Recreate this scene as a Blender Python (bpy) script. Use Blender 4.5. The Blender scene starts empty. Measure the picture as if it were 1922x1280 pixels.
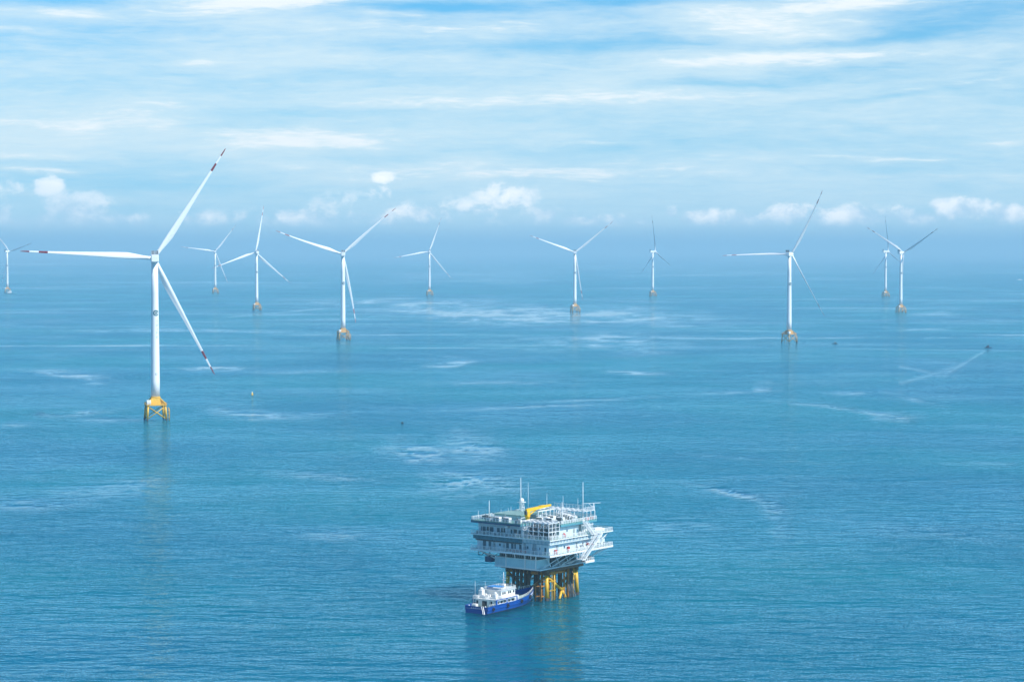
import bpy, math, random
import numpy as np
from mathutils import Vector, Matrix

S = bpy.context.scene
COL = S.collection
R = math.radians

# ------------------------------------------------------------------ camera
CAM_H = 114.0
FPX = 4300.0                                # focal length in pixels of the 1922 px wide photograph
PITCH = math.atan(172.0 / FPX)
cd = bpy.data.cameras.new('camera')
cam = bpy.data.objects.new('camera', cd)
COL.objects.link(cam)
cam.location = (0, 0, CAM_H)
cam.rotation_euler = (math.pi / 2 - PITCH, 0, 0)
cd.sensor_width = 36
cd.lens = 36 * FPX / 1922
cd.clip_start = 1
cd.clip_end = 400000
S.camera = cam

# ------------------------------------------------------------------ light
SUN_EL, SUN_AZ = 46.0, 122.0                # azimuth from +Y (away from the camera) towards +X (right)
sd = bpy.data.lights.new('sun', 'SUN')
sd.energy = 5.0
sd.angle = R(0.53)
sd.color = (1.0, 0.97, 0.92)
sun = bpy.data.objects.new('sun', sd)
COL.objects.link(sun)
sdir = Vector((math.sin(R(SUN_AZ)) * math.cos(R(SUN_EL)), math.cos(R(SUN_AZ)) * math.cos(R(SUN_EL)), math.sin(R(SUN_EL))))
sun.rotation_euler = sdir.to_track_quat('Z', 'Y').to_euler()

S.view_settings.view_transform = 'Standard'
S.view_settings.look = 'None'
S.view_settings.exposure = 0.14
S.view_settings.gamma = 1
S.view_settings.use_curve_mapping = False
S.cycles.volume_bounces = 1
S.cycles.max_bounces = 6
S.cycles.sample_clamp_indirect = 4
S.cycles.sample_clamp_direct = 8
S.cycles.use_denoising = True

# ------------------------------------------------------------------ node helper
class NT:
    def __init__(self, tree):
        self.t = tree
    def n(self, typ, ins=None, **kw):
        nd = self.t.nodes.new(typ)
        for k, v in kw.items():
            setattr(nd, k, v)
        if ins:
            for k, v in ins.items():
                self.set(nd, k, v)
        return nd
    def set(self, nd, k, v):
        sock = nd.inputs[k]
        if isinstance(v, bpy.types.NodeSocket):
            self.t.links.new(v, sock)
        elif isinstance(v, bpy.types.Node):
            self.t.links.new(v.outputs[0], sock)
        else:
            sock.default_value = v
    def m(self, op, a, b=0.0, c=0.0, clamp=False):
        nd = self.t.nodes.new('ShaderNodeMath')
        nd.operation = op
        nd.use_clamp = clamp
        for i, v in enumerate((a, b, c)):
            self.set(nd, i, v)
        return nd.outputs[0]
    def ramp(self, fac, stops, interp='LINEAR'):
        nd = self.t.nodes.new('ShaderNodeValToRGB')
        cr = nd.color_ramp
        cr.interpolation = interp
        while len(cr.elements) < len(stops):
            cr.elements.new(0.5)
        for e, (p, c) in zip(cr.elements, stops):
            e.position = p
            e.color = (c, c, c, 1) if isinstance(c, (int, float)) else (*c, 1)
        self.set(nd, 0, fac)
        return nd.outputs[0]
    def mix(self, fac, a, b, blend='MIX'):
        nd = self.t.nodes.new('ShaderNodeMix')
        nd.data_type = 'RGBA'
        nd.blend_type = blend
        self.set(nd, 0, fac)
        self.set(nd, 6, (*a, 1) if isinstance(a, tuple) else a)
        self.set(nd, 7, (*b, 1) if isinstance(b, tuple) else b)
        return nd.outputs[2]
    def smooth(self, x, lo, hi, a=0.0, b=1.0):
        nd = self.t.nodes.new('ShaderNodeMapRange')
        nd.interpolation_type = 'SMOOTHSTEP'
        for i, v in enumerate((x, lo, hi, a, b)):
            self.set(nd, i, v)
        return nd.outputs[0]
    def noise(self, vec, scale, detail=4, rough=0.5, dist=0.0, lac=2.0, dims='3D'):
        nd = self.n('ShaderNodeTexNoise', {'Scale': scale, 'Detail': detail, 'Roughness': rough, 'Distortion': dist, 'Lacunarity': lac}, noise_dimensions=dims)
        self.set(nd, 'Vector', vec)
        return nd.outputs[0]
    def xyz(self, x, y, z=0.0):
        nd = self.t.nodes.new('ShaderNodeCombineXYZ')
        for i, v in enumerate((x, y, z)):
            self.set(nd, i, v)
        return nd.outputs[0]

# ------------------------------------------------------------------ sky
W = bpy.data.worlds.new('World')
S.world = W
W.use_nodes = True
t = NT(W.node_tree)
t.t.nodes.clear()
SKY_STRENGTH = 0.10
sky = t.n('ShaderNodeTexSky', sky_type='NISHITA', sun_disc=False, sun_elevation=R(SUN_EL), sun_rotation=R(SUN_AZ),
          altitude=100.0, air_density=1.0, dust_density=0.6, ozone_density=3.0)
tc = t.n('ShaderNodeTexCoord').outputs['Generated']
sp = t.n('ShaderNodeSeparateXYZ', {0: tc})
az = t.m('MULTIPLY', t.m('ARCTAN2', sp.outputs[0], sp.outputs[1]), 10.0)      # azimuth in tenths of a radian
el = t.m('MULTIPLY', t.m('ARCSINE', sp.outputs[2]), 10.0)                      # elevation, same unit (photo top is 1.09)
el_pos = t.m('MAXIMUM', el, 0.0)
# thin high cloud: a soft veil, fibrous streaks lying along the horizon, and some crisp bright banks
warp = t.noise(t.xyz(t.m('MULTIPLY', az, 1.1), t.m('MULTIPLY', el, 3.5)), 1.0, 4, 0.55)
elw = t.m('ADD', el, t.m('MULTIPLY', t.m('SUBTRACT', warp, 0.5), 0.10))
broad = t.noise(t.xyz(t.m('MULTIPLY', az, 0.7), t.m('MULTIPLY', elw, 3.6), 17.0), 1.0, 5, 0.55)
streak = t.noise(t.xyz(t.m('MULTIPLY', az, 1.1), t.m('MULTIPLY', elw, 13.0), 3.7), 1.0, 8, 0.62)
fine = t.noise(t.xyz(t.m('MULTIPLY', az, 4.5), t.m('MULTIPLY', elw, 22.0), 9.1), 1.0, 9, 0.66, 0.35)
wisp = t.noise(t.xyz(t.m('MULTIPLY', az, 9.0), t.m('MULTIPLY', elw, 85.0), 5.3), 1.0, 6, 0.6, 0.2)

def blob(cx, cy, rx, ry, gain=1.0, slope=0.0):
    """an elongated cloud mass in the sky, by its azimuth and elevation"""
    dx = t.m('DIVIDE', t.m('SUBTRACT', az, cx), rx)
    dy = t.m('DIVIDE', t.m('SUBTRACT', t.m('SUBTRACT', elw, cy), t.m('MULTIPLY', t.m('SUBTRACT', az, cx), slope)), ry)
    d2 = t.m('ADD', t.m('MULTIPLY', dx, dx), t.m('MULTIPLY', dy, dy))
    return t.m('MULTIPLY', t.m('POWER', 2.718, t.m('MULTIPLY', d2, -1.0)), gain)
def px(x, y):
    return (x - 961) / 430.0, (468 - y) / 430.0
def masses(rows, op='ADD'):
    acc = None
    for (x, y, rx, ry, g, sl) in rows:
        cx, cy = px(x, y)
        b = blob(cx, cy, rx / 430.0, ry / 430.0, g, sl)
        acc = b if acc is None else t.m(op, acc, b)
    return acc
banks = masses([(560, 268, 190, 24, 0.95, 0.0), (650, 268, 80, 18, 0.5, 0.0), (190, 232, 190, 24, 0.6, 0.0), (300, 205, 60, 10, 0.4, 0.0),
                (1480, 112, 230, 15, 1.0, 0.03), (1290, 124, 100, 9, 0.8, 0.0), (1410, 48, 130, 26, 0.85, -0.08), (1560, 45, 90, 12, 0.5, 0.0),
                (1590, 14, 170, 20, 0.85, 0.0), (1780, 40, 60, 12, 0.4, 0.0), (500, 10, 220, 22, 0.95, 0.05), (160, 40, 120, 14, 0.6, 0.0), (50, 68, 60, 8, 0.5, 0.0),
                (1000, 190, 440, 16, 0.62, 0.02), (1750, 172, 230, 5, 0.5, 0.10), (1000, 325, 420, 24, 0.5, 0.0), (80, 325, 120, 7, 0.7, 0.0), (60, 296, 150, 8, 0.5, 0.0),
                (1695, 302, 80, 4, 0.8, 0.0), (370, 122, 60, 5, 0.6, 0.05), (1560, 298, 70, 3, 0.5, 0.0), (1120, 270, 90, 4, 0.5, 0.0), (1800, 332, 200, 6, 0.35, 0.0),
                (1880, 270, 80, 6, 0.45, 0.0), (760, 30, 110, 7, 0.5, 0.0), (860, 60, 260, 14, 0.45, 0.0)], 'MAXIMUM')
gaps = masses([(1790, 45, 170, 46, 0.62, 0.0), (790, 14, 190, 9, 0.7, 0.0), (60, 10, 170, 12, 0.65, 0.0), (1180, 8, 150, 12, 0.6, 0.0), (1360, 160, 160, 8, 0.4, 0.0),
               (230, 340, 280, 46, 0.45, 0.0), (1190, 85, 190, 20, 0.35, 0.0), (960, 90, 320, 10, 0.3, 0.0), (1650, 78, 200, 8, 0.4, 0.05), (1700, 180, 300, 10, 0.45, 0.10),
               (800, 150, 400, 14, 0.18, 0.0), (1800, 240, 260, 30, 0.12, 0.0), (330, 60, 200, 10, 0.2, 0.0)])
soft = t.m('ADD', t.m('MULTIPLY', t.m('SUBTRACT', broad, 0.5), 1.3), t.m('MULTIPLY', t.m('SUBTRACT', streak, 0.5), 1.0))
soft = t.m('ADD', soft, t.m('ADD', t.m('MULTIPLY', t.m('SUBTRACT', fine, 0.5), 0.8), t.m('MULTIPLY', t.m('SUBTRACT', wisp, 0.5), 0.4)))
veil = t.smooth(t.m('ADD', soft, t.m('SUBTRACT', t.m('MULTIPLY', banks, 0.55), gaps)), -0.85, 0.55)
cr = t.m('ADD', t.m('MULTIPLY', t.m('SUBTRACT', fine, 0.5), 1.5), t.m('MULTIPLY', t.m('SUBTRACT', streak, 0.5), 0.9))
cr = t.m('ADD', cr, t.m('MULTIPLY', t.m('SUBTRACT', wisp, 0.5), 0.8))
bright = t.smooth(t.m('ADD', cr, t.m('SUBTRACT', banks, t.m('MULTIPLY', gaps, 0.5))), 0.30, 0.95)
low = t.smooth(el, 1.5, 0.95)                                  # the deck thins out towards the zenith
veil_f = t.m('MULTIPLY', t.m('MULTIPLY', veil, 0.92), t.m('MULTIPLY', t.m('ADD', 0.08, t.m('MULTIPLY', low, 0.92)), t.smooth(el, 0.06, 0.36, 0.55, 1.0)))
base = t.mix(1.0, sky.outputs[0], t.mix(t.smooth(el, 0.8, 1.7), (0.46, 1.0, 1.36), (0.17, 1.0, 1.45)), 'MULTIPLY')
base = t.mix(t.smooth(el, 1.1, 0.25, 0.0, 0.75), base, (3.4, 6.5, 9.0))
base = t.mix(t.smooth(el, 3.0, 5.5, 0.0, 1.0), base, t.mix(1.0, base, (0.62, 0.62, 0.66), 'MULTIPLY'))
c1 = t.mix(veil_f, base, (6.7, 8.25, 9.0))
c2 = t.mix(t.m('MULTIPLY', bright, 0.85), c1, (8.8, 9.3, 9.6))
# cumulus bank low over the far horizon
puff_n = t.noise(t.xyz(t.m('MULTIPLY', az, 7.5), t.m('MULTIPLY', el, 9.5), 2.3), 1.0, 8, 0.6, 0.2)
puff_b = t.noise(t.xyz(t.m('MULTIPLY', az, 1.3), t.m('MULTIPLY', el, 2.0), 31.0), 1.0, 3, 0.55)
cum = None
def cb(x, y, rx, ry, g):
    cx, cy = px(x, y)
    dx = t.m('DIVIDE', t.m('SUBTRACT', az, cx), rx / 430.0)
    dy = t.m('DIVIDE', t.m('SUBTRACT', el, cy), ry / 430.0)
    d2 = t.m('ADD', t.m('MULTIPLY', dx, dx), t.m('MULTIPLY', dy, dy))
    return t.m('MULTIPLY', t.m('POWER', 2.718, t.m('MULTIPLY', d2, -1.0)), g)
for a in [(100, 350, 34, 26, 0.8), (150, 395, 80, 36, 0.75), (215, 415, 80, 22, 0.6), (10, 410, 44, 32, 0.7), (40, 360, 90, 30, 0.38),
          (370, 412, 90, 24, 0.45), (725, 335, 34, 14, 0.62), (720, 362, 40, 18, 0.5), (560, 400, 140, 34, 0.36), (640, 380, 160, 40, 0.3),
          (720, 412, 90, 26, 0.42), (950, 372, 70, 36, 0.62), (1030, 402, 70, 18, 0.68), (890, 395, 160, 34, 0.42), (1170, 416, 28, 16, 0.6),
          (1258, 400, 20, 16, 0.68), (1300, 413, 60, 18, 0.66), (1375, 416, 34, 18, 0.6), (1480, 404, 54, 24, 0.92), (1605, 407, 42, 24, 0.92),
          (1795, 392, 70, 22, 0.95), (1880, 403, 60, 22, 0.9), (1720, 410, 70, 18, 0.55), (1560, 418, 80, 12, 0.5), (1430, 418, 60, 12, 0.5),
          (620, 412, 330, 24, 0.50), (800, 400, 120, 26, 0.52), (1080, 416, 220, 16, 0.56), (1340, 412, 170, 22, 0.6), (1620, 411, 340, 22, 0.66), (1690, 398, 60, 16, 0.5), (1545, 402, 50, 14, 0.5), (130, 412, 190, 30, 0.58), (-150, 400, 90, 30, 0.8), (2080, 400, 90, 26, 0.8)]:
    b = cb(*a)
    cum = b if cum is None else t.m('MAXIMUM', cum, b)
puffd = t.m('ADD', t.m('MULTIPLY', t.m('SUBTRACT', puff_n, 0.5), 1.9), t.m('SUBTRACT', cum, 0.33))
foot = t.smooth(el, 0.065, 0.14)                                # cloud feet sink into the haze
puff = t.m('MULTIPLY', t.m('MULTIPLY', t.smooth(puffd, -0.10, 0.16), foot), t.smooth(cum, 0.12, 0.4))
core = t.smooth(puffd, 0.0, 0.5)
light = t.smooth(t.m('ADD', el, t.m('MULTIPLY', t.m('SUBTRACT', puff_n, 0.5), 0.55)), 0.07, 0.25)
lit = t.mix(t.smooth(puff_b, 0.35, 0.62), (7.9, 9.0, 9.9), (10.4, 10.6, 10.7))
ccol = t.mix(light, (5.0, 7.0, 8.7), lit)
c3 = t.mix(t.m('MULTIPLY', puff, t.m('ADD', 0.55, t.m('MULTIPLY', core, 0.42))), c2, ccol)
# hazy air at the foot of the sky
band = t.smooth(el_pos, -0.02, 0.14)
final = t.mix(band, (2.3, 4.55, 6.9), c3)
bg = t.n('ShaderNodeBackground', {0: final, 1: SKY_STRENGTH})
out = t.n('ShaderNodeOutputWorld', {0: bg})
W.cycles.sampling_method = 'MANUAL'
W.cycles.sample_map_resolution = 1024

# ------------------------------------------------------------------ geometry helpers
def ground(pxx, pyy, z=0.0):
    """world point on the level z that the photograph shows at a pixel (used only to read off where things stand)"""
    a = ((pxx - 961) / FPX, 1.0, (640 - pyy) / FPX)
    y = a[1] * math.cos(PITCH) + a[2] * math.sin(PITCH)
    zz = -a[1] * math.sin(PITCH) + a[2] * math.cos(PITCH)
    k = (z - CAM_H) / zz
    return Vector((a[0] * k, y * k, z))

class MB:
    def __init__(self):
        self.v, self.f, self.mi, self.sm = [], [], [], []
    def add(self, verts, faces, mat=0, smooth=False):
        o = len(self.v)
        self.v += [tuple(p) for p in verts]
        for fc in faces:
            self.f.append([i + o for i in fc])
            self.mi.append(mat)
            self.sm.append(smooth)
        return self
    def box(self, x0, x1, y0, y1, z0, z1, mat=0):
        v = [(x0, y0, z0), (x1, y0, z0), (x1, y1, z0), (x0, y1, z0), (x0, y0, z1), (x1, y0, z1), (x1, y1, z1), (x0, y1, z1)]
        return self.add(v, [(0, 3, 2, 1), (4, 5, 6, 7), (0, 1, 5, 4), (1, 2, 6, 5), (2, 3, 7, 6), (3, 0, 4, 7)], mat)
    def cbox(self, x0, x1, y0, y1, z0, z1, c=0.1, mat=0):
        """a box with chamfered edges"""
        import bmesh
        bm = bmesh.new()
        bmesh.ops.create_cube(bm, size=1)
        for vv in bm.verts:
            vv.co = Vector(((x0 + x1) / 2 + vv.co.x * (x1 - x0), (y0 + y1) / 2 + vv.co.y * (y1 - y0), (z0 + z1) / 2 + vv.co.z * (z1 - z0)))
        bmesh.ops.bevel(bm, geom=bm.edges[:], offset=c, segments=2, affect='EDGES', profile=0.5)
        bm.verts.index_update()
        self.add([vv.co[:] for vv in bm.verts], [[q.index for q in fc.verts] for fc in bm.faces], mat)
        bm.free()
        return self
    def bar(self, a, b, w, h=None, mat=0):
        """a square bar between two points"""
        h = h or w
        a, b = Vector(a), Vector(b)
        d = (b - a).normalized()
        up = Vector((0, 0, 1)) if abs(d.z) < 0.95 else Vector((1, 0, 0))
        s = d.cross(up).normalized() * (w / 2)
        u = s.cross(d).normalized() * (h / 2)
        v = [a - s - u, a + s - u, a + s + u, a - s + u, b - s - u, b + s - u, b + s + u, b - s + u]
        return self.add(v, [(0, 3, 2, 1), (4, 5, 6, 7), (0, 1, 5, 4), (1, 2, 6, 5), (2, 3, 7, 6), (3, 0, 4, 7)], mat)
    def tube(self, pts, r, n=10, mat=0, caps=True):
        """a round tube along points; r one radius or one for each point"""
        pts = [Vector(p) for p in pts]
        rr = r if isinstance(r, (list, tuple)) else [r] * len(pts)
        vs, fs = [], []
        for i, p in enumerate(pts):
            d = (pts[min(i + 1, len(pts) - 1)] - pts[max(i - 1, 0)]).normalized()
            up = Vector((0, 0, 1)) if abs(d.z) < 0.9 else Vector((1, 0, 0))
            s = d.cross(up).normalized()
            u = s.cross(d).normalized()
            for k in range(n):
                a = 2 * math.pi * k / n
                vs.append(p + (s * math.cos(a) + u * math.sin(a)) * rr[i])
        for i in range(len(pts) - 1):
            for k in range(n):
                fs.append((i * n + k, i * n + (k + 1) % n, (i + 1) * n + (k + 1) % n, (i + 1) * n + k))
        self.add(vs, fs, mat, True)
        if caps:
            o = len(self.v) - len(vs)
            self.f.append([o + k for k in range(n)][::-1]); self.mi.append(mat); self.sm.append(False)
            e = o + (len(pts) - 1) * n
            self.f.append([e + k for k in range(n)]); self.mi.append(mat); self.sm.append(False)
        return self
    def lathe(self, prof, n=24, mat=0, c=(0, 0)):
        """revolve (radius, z) pairs about a vertical axis"""
        vs, fs = [], []
        for r_, z_ in prof:
            for k in range(n):
                a = 2 * math.pi * k / n
                vs.append((c[0] + r_ * math.cos(a), c[1] + r_ * math.sin(a), z_))
        for i in range(len(prof) - 1):
            for k in range(n):
                fs.append((i * n + k, i * n + (k + 1) % n, (i + 1) * n + (k + 1) % n, (i + 1) * n + k))
        fs.append(tuple(range(n))[::-1])
        fs.append(tuple((len(prof) - 1) * n + k for k in range(n)))
        return self.add(vs, fs[:-2], mat, True).cap(vs, fs[-2:], mat)
    def cap(self, vs, fs, mat):
        o = len(self.v) - len(vs)
        for fc in fs:
            self.f.append([o + i for i in fc]); self.mi.append(mat); self.sm.append(False)
        return self
    def prism(self, poly, z0, z1, mat=0):
        n = len(poly)
        v = [(x, y, z0) for x, y in poly] + [(x, y, z1) for x, y in poly]
        return self.add(v, [tuple(range(n))[::-1], tuple(range(n, 2 * n))] + [(i, (i + 1) % n, n + (i + 1) % n, n + i) for i in range(n)], mat)
    def rail(self, pts, h=1.15, sp=1.6, r=0.04, closed=False, mids=2, mat=0):
        """a handrail with posts along a polyline"""
        pts = [Vector(p) for p in pts]
        if closed:
            pts = pts + [pts[0]]
        for a, b in zip(pts[:-1], pts[1:]):
            L = (b - a).length
            k = max(1, round(L / sp))
            for i in range(k + 1):
                p = a.lerp(b, i / k)
                self.bar(p, p + Vector((0, 0, h)), r * 2, mat=mat)
            for j in range(mids + 1):
                z = Vector((0, 0, h * (j + 1) / (mids + 1)))
                self.bar(a + z, b + z, r * (2.0 if j == mids else 1.4), mat=mat)
        return self
    def build(self, name, mats, parent=None, loc=None, **props):
        me = bpy.data.meshes.new(name)
        me.from_pydata(self.v, [], self.f)
        for mm in (mats if isinstance(mats, (list, tuple)) else [mats]):
            me.materials.append(mm)
        me.polygons.foreach_set('material_index', self.mi)
        me.polygons.foreach_set('use_smooth', self.sm)
        me.update()
        o = bpy.data.objects.new(name, me)
        COL.objects.link(o)
        if parent:
            o.parent = parent
        if loc is not None:
            o.location = loc
        for k, v in props.items():
            o[k] = v
        return o

def empty(name, loc, rz=0.0, label=None, category=None, group=None):
    o = bpy.data.objects.new(name, None)
    COL.objects.link(o)
    o.location = loc
    o.rotation_euler = (0, 0, rz)
    o.empty_display_size = 1
    if label: o['label'] = label
    if category: o['category'] = category
    if group: o['group'] = group
    return o

# ------------------------------------------------------------------ materials
def paint(name, col, rough=0.45, var=0.08, scale=0.6, metal=0.0, streaks=0.0, dirt=(0.25, 0.18, 0.11), spec=0.5):
    """painted steel: slight tone variation, optional rust runs"""
    m = bpy.data.materials.new(name)
    m.use_nodes = True
    n = NT(m.node_tree)
    b = m.node_tree.nodes['Principled BSDF']
    g = n.n('ShaderNodeTexCoord').outputs['Object']
    v = n.noise(g, scale, 5, 0.6)
    lo = tuple(c * (1 - var) for c in col)
    hi = tuple(min(1, c * (1 + var)) for c in col)
    c = n.mix(n.smooth(v, 0.3, 0.7), lo, hi)
    if streaks:
        mp = n.n('ShaderNodeMapping', {0: g, 'Scale': (1.3, 1.3, 0.12)})
        sv = n.noise(mp.outputs[0], 1.1, 5, 0.65)
        c = n.mix(n.m('MULTIPLY', n.smooth(sv, 0.52, 0.74), streaks), c, dirt)
    n.set(b, 'Base Color', c)
    n.set(b, 'Roughness', n.m('ADD', rough - 0.06, n.m('MULTIPLY', v, 0.12)))
    b.inputs['Metallic'].default_value = metal
    b.inputs['Specular IOR Level'].default_value = spec
    return m

M = dict(
    white=paint('turbine_white_paint', (0.86, 0.87, 0.87), 0.42, 0.02, 0.08, streaks=0.05, dirt=(0.55, 0.55, 0.53)),
    red=paint('signal_red_paint', (0.22, 0.025, 0.035), 0.4, 0.06),
    red_pale=paint('pale_red_paint', (0.40, 0.20, 0.21), 0.5, 0.06),  # paler band red, on every turbine but the nearest
    grille=paint('radiator_grey', (0.10, 0.13, 0.16), 0.5, 0.1, 2.0),
    yellow=paint('safety_yellow_paint', (0.74, 0.44, 0.035), 0.45, 0.1, 0.4, streaks=0.6, dirt=(0.26, 0.13, 0.04)),
    dark=paint('black_marine_growth', (0.03, 0.032, 0.03), 0.7, 0.3, 1.5),
    rail_y=paint('yellow_handrail', (0.72, 0.40, 0.05), 0.5, 0.06),
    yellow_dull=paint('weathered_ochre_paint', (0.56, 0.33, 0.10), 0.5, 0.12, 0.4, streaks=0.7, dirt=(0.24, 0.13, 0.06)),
    emblem=paint('emblem_teal', (0.01, 0.11, 0.14), 0.4, 0.05),
    letter=paint('lettering_grey', (0.22, 0.30, 0.33), 0.4, 0.05),
)

# ------------------------------------------------------------------ sea: one sheet to the horizon
def value_noise(x, y, seed):
    rng = np.random.RandomState(seed)
    g = rng.rand(64, 64)
    xi, yi = np.floor(x).astype(int), np.floor(y).astype(int)
    fx, fy = x - xi, y - yi
    fx, fy = fx * fx * (3 - 2 * fx), fy * fy * (3 - 2 * fy)
    a, b = g[yi % 64, xi % 64], g[yi % 64, (xi + 1) % 64]
    c, d = g[(yi + 1) % 64, xi % 64], g[(yi + 1) % 64, (xi + 1) % 64]
    return (a * (1 - fx) + b * fx) * (1 - fy) + (c * (1 - fx) + d * fx) * fy
def fbm(x, y, seed, octv=5, gain=0.55):
    s, a, tot = 0, 1.0, 0
    for k in range(octv):
        s = s + a * value_noise(x * 2 ** k + 7.3 * k, y * 2 ** k + 3.1 * k, seed + k)
        tot += a
        a *= gain
    return s / tot

def build_sea():
    rows = [470.3 + 0.9 * i for i in range(40)] + [506 + 1.6 * i for i in range(200)] + [826 + 3.0 * i for i in range(170)]
    dist = [100000.0] + [CAM_H * FPX / (r_ - 468.0) for r_ in rows] + [360, 270, 180, 100, 40]
    front = np.linspace(-0.27, 0.27, 520)
    rest = np.linspace(0.27, 2 * math.pi - 0.27, 62)[1:-1]
    azs = np.concatenate([front, rest])
    nA, nD = len(azs), len(dist)
    D, A = np.meshgrid(np.array(dist), azs, indexing='ij')
    X, Y = D * np.sin(A), D * np.cos(A)
    verts = np.stack([X, Y, np.zeros_like(X)], -1).reshape(-1, 3)
    verts = np.vstack([verts, [[0, 0, 0]]])
    idx = np.arange(nA * nD).reshape(nD, nA)
    nxt = np.roll(idx, -1, axis=1)
    quads = np.stack([idx[:-1], idx[1:], nxt[1:], nxt[:-1]], -1).reshape(-1, 4)
    # (outer, inner, inner next, outer next): normal up
    quads = quads[:, ::-1]
    c = len(verts) - 1
    tris = [(int(nxt[-1, i]), int(idx[-1, i]), c) for i in range(nA)]
    tris = [(b, a, cc) for a, b, cc in tris]
    me = bpy.data.meshes.new('sea')
    me.from_pydata(verts.tolist(), [], quads.tolist() + tris)
    me.update()
    if me.polygons[1000].normal.z < 0:
        me.flip_normals()
    # calm slicks, old wakes and current lines: a wetness map of the water itself, in metres east and north
    U = 961 + FPX * np.tan(np.clip(A, -1.2, 1.2))
    V = 468 + CAM_H * FPX / D
    s = np.zeros_like(U)
    wv = (fbm(U / 150, V / 30, 5, 4) - 0.5) * 26
    wu = (fbm(U / 90, V / 30, 15, 4) - 0.5) * 70
    def patch(x, y, rx, ry, g, sl=0.0, rag=1.0):
        du = (U + wu * rag - x) / rx
        dv = (V + wv * rag * min(1.0, ry / 9.0) - y - sl * (U - x)) / ry
        return g * np.exp(-(du * du + dv * dv) ** 1.2)
    for a in [(1010, 590, 330, 18, 0.85, 0.03), (820, 570, 120, 8, 0.7), (1120, 640, 190, 20, 0.6), (1220, 655, 120, 14, 0.4), (640, 565, 160, 6, 0.6, -0.02),
              (790, 848, 70, 16, 0.85, 0.1), (880, 838, 60, 26, 0.6, 0.2), (900, 905, 90, 24, 0.75, 0.02), (850, 925, 60, 18, 0.4),
              (835, 686, 44, 6, 0.85, -0.12), (840, 669, 30, 3, 0.6), (130, 697, 80, 6, 0.7, 0.12), (175, 712, 26, 4, 0.5), (400, 692, 56, 5, 0.9),
              (30, 792, 40, 5, 0.7), (150, 771, 70, 6, 0.6, -0.06), (215, 784, 60, 4, 0.5), (480, 775, 90, 9, 0.6, 0.12), (590, 780, 60, 6, 0.4),
              (1385, 735, 80, 3, 0.7, -0.04), (1432, 724, 18, 12, 0.6), (1600, 766, 110, 4, 0.75, 0.08), (1664, 776, 30, 7, 0.6),
              (1200, 699, 70, 4, 0.7, 0.04), (1590, 738, 34, 4, 0.5), (1725, 750, 50, 7, 0.4, 0.2), (1110, 751, 120, 3, 0.5, -0.05), (1000, 764, 130, 3, 0.6, -0.05),
              (1370, 925, 80, 10, 0.7, 0.22), (1448, 952, 26, 18, 0.6), (1465, 990, 14, 16, 0.35), (590, 888, 110, 8, 0.45, 0.08),
              (215, 905, 120, 20, 0.4, -0.15), (60, 935, 100, 16, 0.4), (620, 1000, 60, 12, 0.25), (1270, 985, 60, 18, 0.3), (1850, 860, 90, 6, 0.3), (1740, 990, 150, 14, 0.25, 0.1),
              (1400, 860, 120, 4, 0.3, 0.05), (930, 720, 120, 4, 0.45, 0.0), (560, 700, 90, 4, 0.4), (300, 620, 300, 4, 0.5, 0.01), (1850, 600, 120, 4, 0.45), (1760, 588, 60, 4, 0.5), (1740, 616, 60, 2.5, 0.6), (1880, 990, 60, 10, 0.2)]:
        s = np.maximum(s, patch(*a))
    for a in [(220, 646, 280, 1.6, 0.9, 0.004, 0.1), (700, 628, 260, 1.8, 0.5, -0.002, 0.1), (1400, 634, 480, 2.0, 0.65, -0.008, 0.2), (1740, 653, 190, 1.1, 0.8, 0.003, 0.05),
              (1240, 612, 210, 2.5, 0.5, 0.01, 0.2), (900, 653, 330, 1.6, 0.5, 0.0, 0.1), (560, 583, 140, 2.2, 0.5, -0.09, 0.3), (1905, 625, 90, 1.6, 0.7, 0.0, 0.1)]:
        s = np.maximum(s, patch(*a))
    grain = fbm(U / 40, V / 4.0, 40, 5, 0.6)
    s = np.clip(s * 1.8, 0, 1.15) * np.clip(0.35 + (grain - 0.30) * 1.7, 0.0, 1.0)
    # the broad wake trailing off behind the launch
    for (x0, y0, x1, y1, w0, w1, g) in [(1853, 653, 1775, 698, 1.2, 7, 0.85), (1790, 688, 1690, 716, 6, 4, 0.8), (1765, 700, 1690, 684, 5, 3, 0.75), (1850, 657, 1790, 704, 1, 4, 0.4)]:
        k = np.clip(((U - x0) * (x1 - x0) + (V - y0) * (y1 - y0)) / ((x1 - x0) ** 2 + (y1 - y0) ** 2), 0, 1)
        dd = np.hypot(U + wu * 0.08 - (x0 + k * (x1 - x0)), V + wv * 0.15 - (y0 + k * (y1 - y0)))
        s = np.maximum(s, g * (0.6 + 0.6 * (grain - 0.25)) * np.exp(-(dd / (w0 + k * (w1 - w0))) ** 2))
    gen = np.clip((fbm(U / 300, V / 24, 60, 6, 0.6) - 0.5) * 2.6, 0, 1) * np.clip((900 - V) / 380, 0.12, 1.0)
    gen2 = np.clip((fbm(U / 420, V / 5.5, 80, 5, 0.6) - 0.52) * 3.2, 0, 1) * np.clip((720 - V) / 180, 0.0, 0.75)
    s = np.clip(np.maximum(s, np.maximum(gen * 0.6, gen2 * 0.95)), 0, 1)
    s[np.abs(A) > 0.265] *= 0.3
    at = me.attributes.new('slick', 'FLOAT', 'POINT')
    at.data.foreach_set('value', np.append(s.reshape(-1), 0.0).astype(np.float32))
    o = bpy.data.objects.new('sea', me)
    COL.objects.link(o)
    o['kind'] = 'structure'
    return o

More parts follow.
